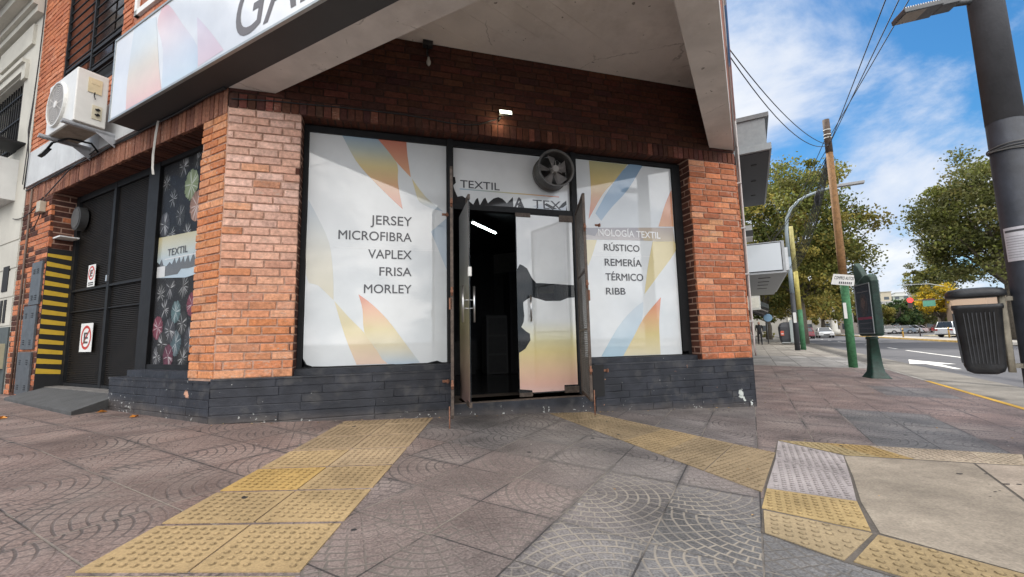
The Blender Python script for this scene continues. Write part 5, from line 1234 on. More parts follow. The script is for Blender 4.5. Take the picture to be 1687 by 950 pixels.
# ------------------------------------------------------------------ utility poles, lamps
def P3(c, r, z=0): return Vector(FC(c, r, z))
z0 = gz(3.57, 15.98)
mb = MB(); mb.tube([P3(3.57, 15.98, z) for z in (z0-.2, 2.65)], [.112, .104], 12, 0, (.05, .17, .075)); mb.tube([P3(3.57, 15.98, z) for z in (2.65, 3.4, 6.5)], [.106, .104, .092], 12, 0, (.22, .115, .045))
mb.tube([P3(3.57, 15.98, z) for z in (6.5, 7.56)], [.098, .092], 12, 0, (.085, .06, .045))
wp = tag(mb.build('utility_pole', mat('weathered_wood', (1, 1, 1), .85, nz=.35, nscale=14, bump=.25, bscale=30, attr=True)), 'wooden utility pole with green painted foot and many wires', 'utility pole')
mb = MB()
for z in (6.95, 7.05, 7.2): mb.tube([P3(3.57, 15.98, z), P3(3.57, 15.98, z+.03)], .105, 12, 0, (.55, .55, .5))
mb.build('band', attr_m, wp)
mb = MB(); mb.slab(lambda u, o, z: FC(u, 15.83-o, z), [(3.42, 1.42), (3.53, 1.42), (3.53, 1.88), (3.42, 1.88)], .0, .01, 0); mb.build('notice', white_m, wp)
sgq = [(3.08, 2.44), (3.84, 2.344), (3.92, 2.658), (3.20, 2.741)]
FS = lambda u, o, z: FC(u, 15.77-o, z)
mb = MB(); mb.slab(FS, sgq, 0, .012); ps = tag(mb.build('pole_sign', white_m), 'crooked white placard COMPRO AUTOS nailed on the wooden pole', 'sign')
def skew(u, o, z): return FS(u + (z-2.40)*.33, o, z - (u-3.1)*.11)
nb = MB()
for k_ in range(7): nb.face([skew(u_, .015, z_) for u_, z_ in ((3.32+k_*.064, 2.465), (3.362+k_*.064, 2.465), (3.362+k_*.064, 2.53), (3.32+k_*.064, 2.53))])
merge(text_mesh('COMPRO AUTOS', skew, 3.14, 2.59, .095, .015, right=3.78, bold=.02), nb).build('lettering', ink, ps, recalc=False)
# street lamp with curved arm
zb = gz(3.07, 28.02); mb = MB()
mb.tube([P3(3.0, 28, z) for z in (zb-.1, 3.2)], [.13, .11], 12, 0, (.03, .033, .04)); mb.tube([P3(3.0, 28, z) for z in (3.2, 5.2)], [.111, .10], 12, 0, (.22, .27, .31))
arc = [P3(3.0, 28, 5.2), P3(3.02, 28, 6.6), P3(3.12, 28, 7.3), P3(3.45, 28, 7.85), P3(4.0, 28, 8.25), P3(4.6, 28, 8.46), P3(5.4, 28, 8.62), P3(6.2, 28, 8.72)]
mb.tube(arc, [.10, .09, .085, .08, .07, .065, .06, .055], 10, 0, (.25, .30, .32))
slm = tag(mb.build('street_lamp', attr_m), 'grey street lamp with a long curved arm over the avenue', 'street lamp')
mb = MB(); mb.box(rowc, 6.1, 8.1, 27.85, 28.15, 8.68, 8.80, 0, (.30, .30, .30)); mb.build('lamp_head', attr_m, slm)
mb = MB(); mb.slab(lambda u, o, z: FC(u, 27.88-o, z), [(2.9, 1.6), (3.1, 1.6), (3.1, 2.15), (2.9, 2.15)], 0, .01); mb.build('notice', white_m, slm)
zb = gz(3.5, 29.06); mb = MB(); mb.tube([P3(3.5, 29.06, z) for z in (zb-.1, 2.34)], [.13, .12], 12, 0, (.05, .17, .08)); mb.tube([P3(3.48, 29.06, z) for z in (2.34, 4.5)], [.12, .11], 12, 0, (.42, .36, .10)); mb.tube([P3(3.46, 29.06, z) for z in (4.5, 7.1)], [.11, .10], 12, 0, (.38, .34, .13))
tag(mb.build('painted_pole', mat('flaking_paint', (1, 1, 1), .8, nz=.25, nscale=5, bump=.2, attr=True)), 'yellow pole with green foot standing right beside the grey lamp post', 'pole')
# wires
TOP = P3(3.57, 15.98, 7.2)
def wires(name, lab, segs, r_=.012):
    mb = MB()
    for p, q, sag in segs: mb.tube(sagc(p, q, sag, 18), r_, 5)
    tag(mb.build(name, cable_m), lab, 'wires')
T2 = P3(3.6, 15.98, 6.75)
wires('overhead_wires', 'three dark wires rising steeply from the wooden pole over the street', [(T2, P3(3.8, -8, 7.7), .06), (T2 + Vector((.05, .02, .05)), P3(5.5, -8, 8.4), .05), (P3(3.6, 15.98, 6.95), P3(7.5, -8, 9.0), .05)], .011)
wires('service_wires', 'two thin wires from the wooden pole to the shop corner', [(T2, FR(.25, .05, 5.6), .35), (T2, FR(.3, .05, 5.5), .55)], .009)
wires('avenue_wires', 'wires running from the wooden pole down along the avenue', [(T2, P3(1.2, 40, 7.5), .3), (P3(3.55, 15.98, 6.5), P3(.2, 34, 6.0), .5), (P3(3.55, 15.98, 6.4), P3(-.1, 30, 5.4), .6), (P3(3.57, 15.98, 7.1), P3(2.2, 40, 7.9), .5)], .011)
mb = MB()
for k in range(6): mb.tube(sagc(P3(3.5, 16.1, 6.5-.1*k), P3(3.0+.03*k, 28-.2*k, 4.6-.05*k), .35+.05*k, 16), .014, 5)
mb.tube([P3(3.4, 18.0, 5.9), P3(3.38, 18.2, 5.7), P3(3.38, 18.4, 5.5)], [.06, .10, .05], 8)
tag(mb.build('cable_bundle', cable_m), 'thick bundle of black cables sloping down from the wooden pole', 'cables')

# big foreground pole, luminaire, bin -----------------------------------------
PX, PY = 5.62, 2.43; zb = gxy(PX, PY)
dark_pole = mat('dark_pole_paint', (.036, .042, .056), .55, nz=.4, nscale=5, bump=.12, bscale=30)
mb = MB(); mb.tube([(PX, PY, z) for z in (zb-.1, 1.0, 2.6, 2.605, 5.5)], [.140, .136, .133, .131, .118], 28, 0, (1, 1, 1))
bp_ = tag(mb.build('street_pole', dark_pole), 'thick dark steel street pole beside the litter bin', 'pole')
mb = MB(); mb.tube([(PX, PY, z) for z in (2.95, 6.2)], [.1315, .117], 28); mb.build('upper_section', mat('grey_pole_paint', (.058, .060, .068), .65, nz=.25, nscale=4, bump=.15), bp_)
mb = MB(); a0 = math.atan2(-PY, -PX)
def cyl_patch(mb, r_, aa, ab, z0, z1, col=(1, 1, 1), n=10):
    for k in range(n):
        t0, t1 = aa+(ab-aa)*k/n, aa+(ab-aa)*(k+1)/n
        mb.face([(PX+math.cos(t)*r_, PY+math.sin(t)*r_, z) for t, z in ((t0, z0), (t1, z0), (t1, z1), (t0, z1))], 0, col)
cyl_patch(mb, .1395, a0-.95, a0+.55, 1.62, 1.93, (.55, .54, .58)); nt_o = tag(mb.build('paper_notice', attr_m, recalc=False), 'white printed notice pasted on the thick dark pole', 'poster')
mb = MB(); cyl_patch(mb, .1405, a0-.85, a0+.45, 1.885, 1.905, (.06, .06, .07))
for k in range(9): cyl_patch(mb, .1405, a0-.85, a0+.45-random.uniform(0, .5), 1.65+k*.024, 1.655+k*.024, (.25, .25, .28))
mb.build('print', attr_m, nt_o, recalc=False)
mb = MB()
for k in range(4):
    zz_ = 2.66+k*.015; mb.tube([(PX+math.cos(t)*(.142+.004*math.sin(3*t+k)), PY+math.sin(t)*(.142+.004*math.cos(2*t+k)), zz_+.012*math.sin(t+k)) for t in np.linspace(0, 6.4, 28)], .006, 5)
for k in range(5):
    a = a0+1.4+.12*k; p = Vector((PX+math.cos(a)*.145, PY+math.sin(a)*.145, 2.67)); d = Vector((math.cos(a), math.sin(a), 0))
    mb.tube([p, p+d*.05+Vector((0, 0, .02-.03*k)), p+d*.06+Vector((0, 0, -.04-.02*k)), p+d*.02+Vector((0, 0, -.07))], .004, 5)
tag(mb.build('wire_tie', mat('grey_wire', (.10, .10, .10), .7)), 'frayed grey wire wrapped round the thick dark pole', 'wire')
# luminaire
LA = Vector((4.95, 2.77, 4.13)); LC = Vector((PX, PY, 4.22))
dirl = (LC-LA).normalized(); sidel = Vector((-dirl.y, dirl.x, 0)).normalized(); upl = dirl.cross(sidel); upl = upl if upl.z > 0 else -upl
def FLm(u, o, z): return tuple(LA + dirl*u + sidel*o + upl*z)
mb = MB(); mb.box(FLm, .0, .34, -.10, .10, .0, .045, 0); mb.box(FLm, .34, .50, -.075, .075, .0, .065, 0); mb.tube([FLm(.5, 0, .03), tuple(LC)], .03, 10)
lum = tag(mb.build('luminaire', mat('luminaire_housing', (.09, .095, .10), .4, metal=.3), bevel=.006), 'flat grey street light head reaching from the thick dark pole', 'street light')
mb = MB(); mb.box(FLm, .015, .20, -.085, .085, -.004, -.001, 0); mb.build('led_panel', mat('led_panel', (.28, .25, .21), .4, nz=.1), lum)
mb = MB()
for k in range(14): mb.box(FLm, .02+k*.022, .028+k*.022, -.09, .09, .045, .062, 0)
mb.build('cooling_fins', galv, lum)
# bin
BX, BY = 5.425, 2.735; bdir = Vector((.50, -.866)).normalized(); bs = Vector((-bdir.y, bdir.x))
def FB(u, o, z): u *= .78; o *= .78; return (BX + bdir.x*u + bs.x*o, BY + bdir.y*u + bs.y*o, z)
def rrect(hw, hd, r_, n=6):
    out = []
    for (sx, sy, a) in ((1, 1, 0), (-1, 1, 90), (-1, -1, 180), (1, -1, 270)):
        for k in range(n+1): t = rad(a+90*k/n); out.append((sx*(hw-r_)+math.cos(t)*r_, sy*(hd-r_)+math.sin(t)*r_))
    return out
def loft(mb, fr, secs, m=0, c=(1, 1, 1), smooth=True, cap=True):
    n = len(secs[0][0]); vs = []; fs = []
    for pts, z in secs: vs += [fr(x, y, z) for x, y in pts]
    for q in range(len(secs)-1): fs += [(q*n+k, q*n+(k+1) % n, (q+1)*n+(k+1) % n, (q+1)*n+k) for k in range(n)]
    if cap: fs += [tuple(range(n)), tuple((len(secs)-1)*n+k for k in range(n))]
    mb.mesh(vs, fs, m, c, smooth)
binp = mat('black_bin_plastic', (.022, .024, .028), .48, nz=.45, nscale=9, bump=.12)
mb = MB()
def sec(hw, hd, z, r_=.07): return (rrect(hw, hd, min(r_, hw*.9, hd*.9)), z)
loft(mb, FB, [sec(.10, .09, .60), sec(.155, .13, .625), sec(.175, .145, .67), sec(.205, .165, 1.20), sec(.218, .178, 1.205), sec(.218, .178, 1.245), sec(.19, .15, 1.245), sec(.185, .145, 1.15)], cap=True)
bn = tag(mb.build('litter_bin', binp), 'black ribbed litter bin strapped to the thick dark pole', 'litter bin')
mb = MB()
for side in (-1, 1):
    for k in range(8):
        u = -.125 + k*.036; mb.mesh([FB(u*(.85+.15*t)+q, side*(.146+.020*t+.002+w), .70+t*.47) for t in (0, 1) for q, w in ((-.004, -.004), (-.004, .010), (.004, .010), (.004, -.004))], [(0, 1, 5, 4), (1, 2, 6, 5), (2, 3, 7, 6), (4, 5, 6, 7), (0, 3, 2, 1)])
for k in range(7):
    o = -.10+k*.034; mb.mesh([FB(-(.177+.028*t+w), o*(.9+.1*t)+q, .70+t*.47) for t in (0, 1) for q, w in ((-.004, -.004), (-.004, .010), (.004, .010), (.004, -.004))], [(0, 1, 5, 4), (1, 2, 6, 5), (2, 3, 7, 6), (4, 5, 6, 7), (0, 3, 2, 1)])
mb.build('rib', mat('bin_rib', (.035, .037, .042), .4, nz=.1, bump=0), bn)
mb = MB(); FBl = lambda u, o, z: FB(u+.0, o, z)
loft(mb, FBl, [sec(.245, .20, 1.315, .15), sec(.262, .215, 1.325, .16), sec(.262, .215, 1.365, .16), sec(.23, .185, 1.392, .14), sec(.14, .10, 1.405, .09)])
mb.build('lid', binp, bn)
mb = MB()
loft(mb, lambda u, o, z: FB(.215+u, o, z), [sec(.03, .06, .62, .02), sec(.03, .06, .80, .02), sec(.034, .065, 1.1, .02), sec(.03, .055, 1.33, .02)])
mb.box(FB, .20, .36, -.05, .05, .66, .70); mb.box(FB, .20, .36, -.04, .04, 1.27, 1.31)
mb.build('bracket', mat('dirty_cream_bracket', (.26, .235, .185), .7, nz=.35, nscale=12), bn)

# advertising totem ------------------------------------------------------------
green_m = mat('dark_green_paint', (.008, .038, .027), .5, nz=.5, nscale=9, bump=.08)
zk = gz(3.4, 12.8); KA = rad(14)
def FK(u, o, z): return FC(3.42 + (o*math.cos(KA) - u*math.sin(KA))*2**.5, 12.78 + u*math.cos(KA) + o*math.sin(KA), z)      # r along the avenue, c across
mb = MB()
loft(mb, FK, [(rrect(.26, .22, .05), zk-.02), (rrect(.22, .19, .05), zk+.02), (rrect(.14, .13, .04), zk+.14), (rrect(.11, .115, .035), zk+.30), (rrect(.085, .085, .03), zk+.86), (rrect(.10, .10, .03), zk+.865), (rrect(.09, .09, .03), zk+.93)])
kt = tag(mb.build('advertising_totem', green_m), 'leaning dark green advertising totem on a flared foot by the kerb', 'advertising totem')
mb = MB()
outl = [(-.36, .92), (.34, .92), (.38, .98), (.38, 2.08), (.34, 2.14), (.15, 2.20), (.0, 2.28), (-.18, 2.33), (-.31, 2.31), (-.36, 2.24), (-.38, 2.16), (-.38, .98)]
vs = [FK(a, b, z) for b in (-.085, .085) for a, z in outl]; n = len(outl)
mb.mesh(vs, [tuple(range(n)), tuple(range(n, 2*n))[::-1]] + [(i, (i+1) % n, n+(i+1) % n, n+i) for i in range(n)])
mb.build('cabinet', green_m, kt, bevel=.035)
mb = MB()
for k in range(38): mb.box(FK, -.402, -.378, -.075, .075, 1.0+k*.031, 1.016+k*.031)
mb.build('end_ribs', green_m, kt)
mb = MB()
n = 8; fin = [(-.08, 2.20), (.34, 2.12), (.37, 2.42), (.34, 2.58), (.28, 2.66), (.18, 2.58), (.04, 2.40)]
vs = [FK(a, b, z) for b in (-.06, .06) for a, z in fin]; n = len(fin)
mb.mesh(vs, [tuple(range(n)), tuple(range(n, 2*n))[::-1]] + [(i, (i+1) % n, n+(i+1) % n, n+i) for i in range(n)])
mb.build('top_crest', green_m, kt, bevel=.02)
mb = MB(); FKp = lambda u, o, z: FK(u*.8, -.087-o, z)
mb.slab(FKp, [(-.41, 1.0), (.41, 1.0), (.41, 2.10), (-.41, 2.10)], 0, .003, 0, (.02, .016, .02))
mb.slab(FKp, ring(0, 1.63, .20, 18, .26), .003, .005, 0, (.06, .03, .02)); mb.slab(FKp, ring(.02, 1.68, .10, 14, .13), .005, .0065, 0, (.13, .065, .04))
mb.slab(FKp, [(-.40, 1.30), (.40, 1.30), (.40, 1.36), (-.40, 1.36)], .003, .006, 0, (.30, .02, .06))
mb.slab(FKp, [(-.30, 1.93), (.30, 1.93), (.30, 1.945), (-.30, 1.945)], .003, .006, 0, (.2, .18, .18))
for z in (1.21, 1.09): mb.slab(FKp, [(-.3, z), (.3, z), (.3, z+.015), (-.3, z+.015)], .003, .006, 0, (.12, .1, .11))
mb.build('poster', attr_gloss, kt)
mb = MB(); rframe(mb, FKp, -.43, .43, .975, 2.125, .022, .0, .012); mb.build('poster_frame', galv, kt)

# container -----------------------------------------------------------------
zc = .2; FCn = lambda c, r, z: FC(c, r, z)
mb = MB()
def rr2(c0, c1, r0, r1, q=.12): return [(c0+q, r0), (c1-q, r0), (c1, r0+q*.5), (c1, r1), (c0, r1), (c0, r0+q*.5)]
loft(mb, FCn, [(rr2(2.85, 4.75, 38.9, 40.0), zc+.10), (rr2(2.72, 4.88, 38.8, 40.2), zc+.45), (rr2(2.66, 4.94, 38.7, 40.3), zc+1.15)], smooth=False, c=(.06, .065, .075))
ct = tag(mb.build('waste_container', attr_m), 'large dark grey rounded waste container on the sidewalk edge', 'waste container')
mb = MB(); loft(mb, FCn, [(rr2(2.66, 4.94, 38.7, 40.3), zc+1.16), (rr2(2.66, 4.94, 38.72, 40.3), zc+1.35), (rr2(2.85, 4.75, 38.9, 40.2), zc+1.62), (rr2(3.1, 4.5, 39.1, 40.0), zc+1.70)], smooth=False, c=(.035, .038, .045)); mb.build('lid', attr_m, ct)
mb = MB(); mb.box(FCn, 3.62, 3.98, 38.62, 38.78, zc+.2, zc+1.85, 0, (.32, .36, .36)); mb.box(FCn, 2.8, 4.9, 38.68, 38.78, zc+.15, zc+.21, 0, (.4, .42, .42)); mb.build('lifting_bar', attr_m, ct)
mb = MB(); mb.box(FCn, 2.76, 3.06, 38.66, 38.70, zc+.7, zc+1.05, 0, (.55, .10, .06)); mb.box(FCn, 2.80, 3.02, 38.65, 38.659, zc+.8, zc+.87, 0, (.6, .6, .6)); mb.build('reflector', attr_m, ct)

# person --------------------------------------------------------------------
def person(c, r, lab):
    x, y = CR(c, r); z = gz(c, r)
    J = {'pel': (0, 0, .93), 'ch': (.02, 0, 1.28), 'nk': (.03, 0, 1.47), 'hd': (.05, 0, 1.60), 'ht': (.05, 0, 1.70),
         'hl': (0, .09, .90), 'kl': (.12, .10, .50), 'al': (.10, .10, .08), 'tl': (.24, .10, .04),
         'hr': (0, -.09, .90), 'kr': (-.04, -.10, .50), 'ar': (-.26, -.10, .14), 'tr': (-.16, -.10, .05),
         'sl': (.02, .19, 1.42), 'el': (-.06, .23, 1.14), 'wl': (.04, .22, .90), 'sr': (.02, -.19, 1.42), 'er': (.04, -.23, 1.14), 'wr': (.16, -.21, .93)}
    Rr = dict(pel=.14, ch=.15, nk=.055, hd=.095, ht=.07, hl=.10, kl=.06, al=.04, tl=.04, hr=.10, kr=.06, ar=.04, tr=.04, sl=.065, el=.045, wl=.03, sr=.065, er=.045, wr=.03)
    E_ = [('pel', 'ch'), ('ch', 'nk'), ('nk', 'hd'), ('hd', 'ht'), ('pel', 'hl'), ('hl', 'kl'), ('kl', 'al'), ('al', 'tl'), ('pel', 'hr'), ('hr', 'kr'), ('kr', 'ar'), ('ar', 'tr'), ('ch', 'sl'), ('sl', 'el'), ('el', 'wl'), ('ch', 'sr'), ('sr', 'er'), ('er', 'wr')]
    ks = list(J); me = bpy.data.meshes.new('person'); me.from_pydata([J[k] for k in ks], [(ks.index(a), ks.index(b)) for a, b in E_], [])
    o = bpy.data.objects.new('person', me); SC.collection.objects.link(o); md = o.modifiers.new('s', 'SKIN'); o.modifiers.new('ss', 'SUBSURF').levels = 2
    for i, k in enumerate(ks):
        me.skin_vertices[0].data[i].radius = (Rr[k], Rr[k]); me.skin_vertices[0].data[i].use_root = (k == 'pel')
    bpy.context.view_layer.update(); dg = bpy.context.evaluated_depsgraph_get(); m2 = bpy.data.meshes.new_from_object(o.evaluated_get(dg))
    m2.materials.clear(); m2.materials.append(mat('dark_clothes', (.015, .015, .018), .8)); m2.materials.append(mat('skin', (.35, .2, .14), .6, nz=0, bump=0)); o.modifiers.clear(); o.data = m2
    for p in m2.polygons: p.use_smooth = True; p.material_index = 1 if p.center.z > 1.50 and p.center.x > .04 else 0
    o.location = (x, y, z); o.rotation_euler = (0, 0, rad(45+180)); tag(o, lab, 'person'); return o
person(.77, 37, 'person in dark clothes walking past the shop fronts')

# cars ------------------------------------------------------------------------
def car(c, r, ang, col, lab, L_=4.3, Wd=1.75, H=1.45, suv=False, parts=True):
    x, y = CR(c, r); z = zr(r)
    root = empty('parked_car' if not suv else 'car', (x, y, z), lab, 'car', 'cars on the avenue'); a = ang
    def FV(u, o, zz__): return (x + math.cos(a)*u - math.sin(a)*o, y + math.sin(a)*u + math.cos(a)*o, z + zz__)
    h = L_/2
    if suv: lowp = [(-h, .45), (-h+.05, .95), (-h+.15, 1.02), (h-1.1, 1.0), (h-.25, .88), (h, .70), (h, .35), (-h, .32)]; roofp = [(-h+.12, 1.0), (-h+.35, H), (h-2.3, H+.02), (h-1.75, H-.08), (h-1.05, .98)]
    else: lowp = [(-h, .50), (-h+.03, .88), (-h+.5, .93), (h-1.15, .90), (h-.3, .78), (h, .62), (h, .30), (-h, .30)]; roofp = [(-h+.25, .92), (-h+.85, H-.03), (h-2.3, H), (h-1.9, H-.06), (h-1.0, .88)]
    def ext(prof, w0, w1, zs, c_, m=0):
        mb = MB(); vs = []
        zmin, zmax = min(p[1] for p in prof), max(p[1] for p in prof)
        for sgn in (-1, 1):
            for u, zz_ in prof: t = (zz_-zmin)/(zmax-zmin); vs.append(FV(u, sgn*(w0+(w1-w0)*t), zz_))
        n = len(prof); mb.mesh(vs, [tuple(range(n)), tuple(range(n, 2*n))[::-1]] + [(i, (i+1) % n, n+(i+1) % n, n+i) for i in range(n)], m, c_); return mb
    ext(lowp, Wd/2, Wd/2-.06, 0, col).build('body', attr_gloss, root, bevel=.04)
    ext(roofp, Wd/2-.08, Wd/2-.28, 0, (.015, .018, .022)).build('windows', attr_gloss, root, bevel=.02)
    rp = [(u, zz_) for u, zz_ in roofp if zz_ > H-.2]; mb = MB()
    mb.mesh([FV(u, o, zz_+q) for q in (.0, .035) for u, zz_ in ((rp[0][0], H-.03), (rp[-1][0]-.05, H-.03)) for o in (-(Wd/2-.27), Wd/2-.27)], [(0, 1, 3, 2), (4, 6, 7, 5), (0, 2, 6, 4), (1, 5, 7, 3), (0, 4, 5, 1), (2, 3, 7, 6)], 0, col)
    for u0, z0_, u1, z1_ in ((roofp[0][0], .95, roofp[1][0], H), (roofp[-1][0], .92, roofp[-2][0], H-.05), (-.1, .93, -.15, H)):
        for sgn in (-1, 1): mb.tube([FV(u0, sgn*(Wd/2-.09), z0_), FV(u1, sgn*(Wd/2-.27), z1_)], .045, 6, 0, col)
    mb.build('roof', attr_gloss, root)
    for (u, sgn) in ((h-.8, 1), (h-.8, -1), (-h+.8, 1), (-h+.8, -1)):
        mb = MB(); mb.tube([FV(u, sgn*(Wd/2-.2), .32), FV(u, sgn*(Wd/2+.01), .32)], .33, 18, 0, (.012, .012, .012)); w = mb.build('wheel', attr_m, root)
        mb = MB(); mb.tube([FV(u, sgn*(Wd/2-.05), .32), FV(u, sgn*(Wd/2+.02), .32)], .19, 14, 0, (.35, .35, .36)); mb.build('rim', attr_m, w)
    for sgn in (-1, 1):
        mb = MB(); mb.box(FV, h-.12, h+.015, sgn*(Wd/2-.35)-.16, sgn*(Wd/2-.35)+.16, .60, .72, 0, (.6, .6, .58)); mb.build('headlight', attr_gloss, root)
        mb = MB(); mb.box(FV, -h-.015, -h+.1, sgn*(Wd/2-.22)-.12, sgn*(Wd/2-.22)+.12, .72, .88, 0, (.4, .02, .02)); mb.build('taillight', attr_gloss, root)
    mb = MB(); mb.box(FV, h-.02, h+.02, -.35, .35, .38, .50, 0, (.03, .03, .03)); mb.build('grille', attr_m, root)
    mb = MB(); mb.box(FV, -h-.02, h+.02, -Wd/2+.1, Wd/2-.1, .24, .32, 0, (.02, .02, .02)); mb.build('bumper', attr_m, root)
A_R = rad(45)
car(12.9, 75.9, A_R+math.pi, (.62, .63, .64), 'white car coming towards the camera left of the green pole')
car(9.2, 72, A_R, (.25, .02, .04), 'dark red car behind the twin poles')
car(28.4, 65.8, A_R-rad(50), (.70, .71, .72), 'white hatchback crossing at the right of the avenue', 4.4, 1.85, 1.68, True)
car(44.8, 113, A_R, (.42, .03, .04), 'red car far down the avenue seen from behind')
for k, (c, r, col, lab) in enumerate(((29.6, 101, (.6, .6, .6), 'white parked car nearest the totem far away'), (31.2, 102, (.35, .03, .03), 'red parked car in the distant row'), (32.6, 101, (.25, .3, .36), 'blue-grey parked car in the distant row'), (34.2, 102, (.5, .52, .55), 'silver parked car at the right end of the distant row'), (35.6, 103, (.55, .45, .45), 'pinkish white parked car behind the silver one'))):
    car(c, r, A_R+rad(80), col, lab)

# bollards ----------------------------------------------------------------
for k, (c, r, lab) in enumerate(((20.4, 62.0, 'yellow bollard on the median right of the totem'), (26, 72, 'dark bollard further back on the median'), (20.5, 92, 'yellow bollard beside the green pole'), (25.6, 62, 'yellow bollard in front of the white hatchback'))):
    z = zr(r)+.1; mb = MB(); mb.tube([P3(c, r, z-.1), P3(c, r, z+1.0)], [.07, .06], 10, 0, (.50, .28, .04) if k != 1 else (.06, .05, .05)); b_ = tag(mb.build('bollard', attr_m), lab, 'bollard', 'bollards on the median')
    mb = MB(); mb.tube([P3(c, r, z+.7), P3(c, r, z+.85)], .075, 10, 0, (.1, .08, .05)); mb.build('band', attr_m, b_)

# traffic lights and green sign ---------------------------------------------
tpc, tpr = 35.0, 82
mb = MB(); mb.tube([P3(tpc, tpr, .4), P3(tpc-.1, tpr, 4.0), P3(tpc-.3, tpr, 7.0)], [.12, .11, .09], 10, 0, (.20, .30, .33)); mb.tube([P3(tpc-.3, tpr, 7.0), P3(tpc-3, tpr, 7.6), P3(tpc-8, tpr, 7.7)], [.06, .05, .04], 8, 0, (.4, .42, .42))
mb.tube([P3(tpc-.2, tpr, 5.3), P3(27.5, 79, 5.25)], .04, 6, 0, (.15, .17, .15))
tl = tag(mb.build('traffic_light_pole', attr_m), 'blue-grey traffic pole before the yellow tree', 'traffic light')
mb = MB(); mb.box(lambda c, r, z: FC(c, r, z), tpc-.3, tpc+.45, tpr-.5, tpr-.2, 2.2, 3.9, 0, (.03, .03, .03)); mb.build('signal_box', attr_m, tl)
red_e = mat('red_signal', (.8, .04, .04), .4, nz=0, bump=0, emit=.9)
mb = MB(); mb.tube([P3(tpc+.08, tpr-.55, 3.45), P3(tpc+.08, tpr-.51, 3.45)], .30, 14); mb.build('red_lamp', red_e, tl)
mb = MB(); mb.box(lambda c, r, z: FC(c, r, z), 27.3, 27.9, 78.8, 79.1, 4.2, 5.6, 0, (.04, .03, .03)); hs = tag(mb.build('hanging_signal', attr_m), 'red traffic signal hanging over the avenue', 'traffic light')
mb = MB(); mb.tube([P3(27.6, 78.72, 5.25), P3(27.6, 78.78, 5.25)], .34, 14); mb.build('red_lamp', red_e, hs)
mb = MB(); mb.box(lambda c, r, z: FC(c, r, z), 29.8, 31.6, 79.7, 79.8, 4.35, 5.15, 0, (.10, .33, .24)); gsn = tag(mb.build('direction_sign', attr_m), 'small green direction sign hanging over the avenue', 'sign')
mb = MB(); mb.box(lambda c, r, z: FC(c, r, z), 29.8, 31.6, 79.68, 79.82, 5.17, 5.4, 0, (.10, .05, .04)); mb.build('top_plate', attr_m, gsn)
mb = MB(); mb.box(lambda c, r, z: FC(c, r, z), 22.0, 24.2, 103, 103.1, 3.0, 5.0, 0, (.40, .42, .40)); mb.tube([P3(22.6, 103.2, .6), P3(22.6, 103.2, 9)], .1, 6, 0, (.2, .25, .22)); mb.tube([P3(23.6, 103.2, .6), P3(23.6, 103.2, 9)], .1, 6, 0, (.2, .25, .22))
tag(mb.build('gantry_sign', attr_m), 'grey panel on twin thin posts above the white car', 'sign')
# statue / white monument and low buildings behind
def far_building(name, c0, c1, r0, r1, z0, z1, col, lab, wins=0, roofc=None):
    root = empty(name, (*CR((c0+c1)/2, (r0+r1)/2), z0), lab, 'building')
    mb = MB(); mb.box(lambda c, r, z: FC(c, r, z), c0, c1, r0, r1, z0, z1, 0, col); mb.build('wall', attr_m, root)
    mb = MB(); mb.box(lambda c, r, z: FC(c, r, z), c0-.3, c1+.3, r0-.3, r1+.3, z1, z1+(z1-z0)*.03+.1, 0, roofc or tuple(q*.8 for q in col)); mb.build('roof', attr_m, root)
    nf = max(1, int((z1-z0)/3.2))
    cnt = 0
    for f in range(nf):
        for k in range(wins):
            cc_ = c0 + (c1-c0)*(k+.5)/wins; mb = MB(); w = (c1-c0)/wins*.25
            mb.box(lambda c, r, z: FC(c, r, z), cc_-w, cc_+w, r0-.06, r0-.005, z0+f*3.2+1.0, z0+f*3.2+2.3, 0, (.05, .06, .07)); mb.build('window', attr_gloss, root); cnt += 1
    return root
far_building('peach_building', 33.9, 47, 70, 82, .3, 5.4, (.50, .36, .26), 'low peach building with flat white roof behind the litter bin', 5, (.6, .6, .6))
far_building('apartment_block', 74, 96, 250, 262, 0, 14.0, (.50, .49, .46), 'wide whitish block far down the avenue', 9)
far_building('rooftop_block', 74, 79, 250, 260, 14.2, 18.6, (.50, .44, .33), 'beige rooftop tower on the far whitish block', 1)
far_building('rooftop_block', 79.5, 88, 250, 260, 14.3, 16.4, (.36, .40, .34), 'greenish flat block on the far roofline', 2)
far_building('rooftop_block', 83, 88, 256, 264, 14.2, 18.4, (.60, .60, .58), 'white block standing on the far roofline', 1)
far_building('rooftop_block', 88.6, 96, 252, 264, 14.2, 16.8, (.55, .48, .46), 'pinkish block at the right end of the far roofline', 3)
far_building('distant_row', -9, 24, 118, 124, .8, 6.0, (.40, .38, .34), 'low pale shops closing the avenue behind the trees', 6)
far_building('distant_row', 25, 62, 124, 134, .8, 5.5, (.30, .26, .24), 'low brownish buildings behind the row of parked cars', 9)
mb = MB(); x, y = CR(17.8, 92.5)
mb.tube([(x, y, z) for z in (.7, 1.6, 1.65, 3.2)], [.9, .8, .55, .5], 8, 0, (.55, .54, .50)); mb.tube([(x, y, z) for z in (3.2, 3.9, 4.6, 5.3, 5.8)], [.35, .45, .4, .2, .22], 10, 0, (.58, .57, .53))
tag(mb.build('monument', attr_m), 'small white monument beyond the white car', 'monument')
mb = MB(); x, y = CR(6.2, 62)
mb.tube([(x, y, z) for z in (.3, 1.6, 1.65, 3.0)], [1.0, .8, .6, .5], 8, 0, (.58, .57, .52)); mb.tube([(x, y, z) for z in (3.0, 3.9, 4.6, 5.2)], [.4, .5, .42, .2], 10, 0, (.6, .59, .55))
tag(mb.build('monument', attr_m), 'white pedestal monument behind the waste container', 'monument')

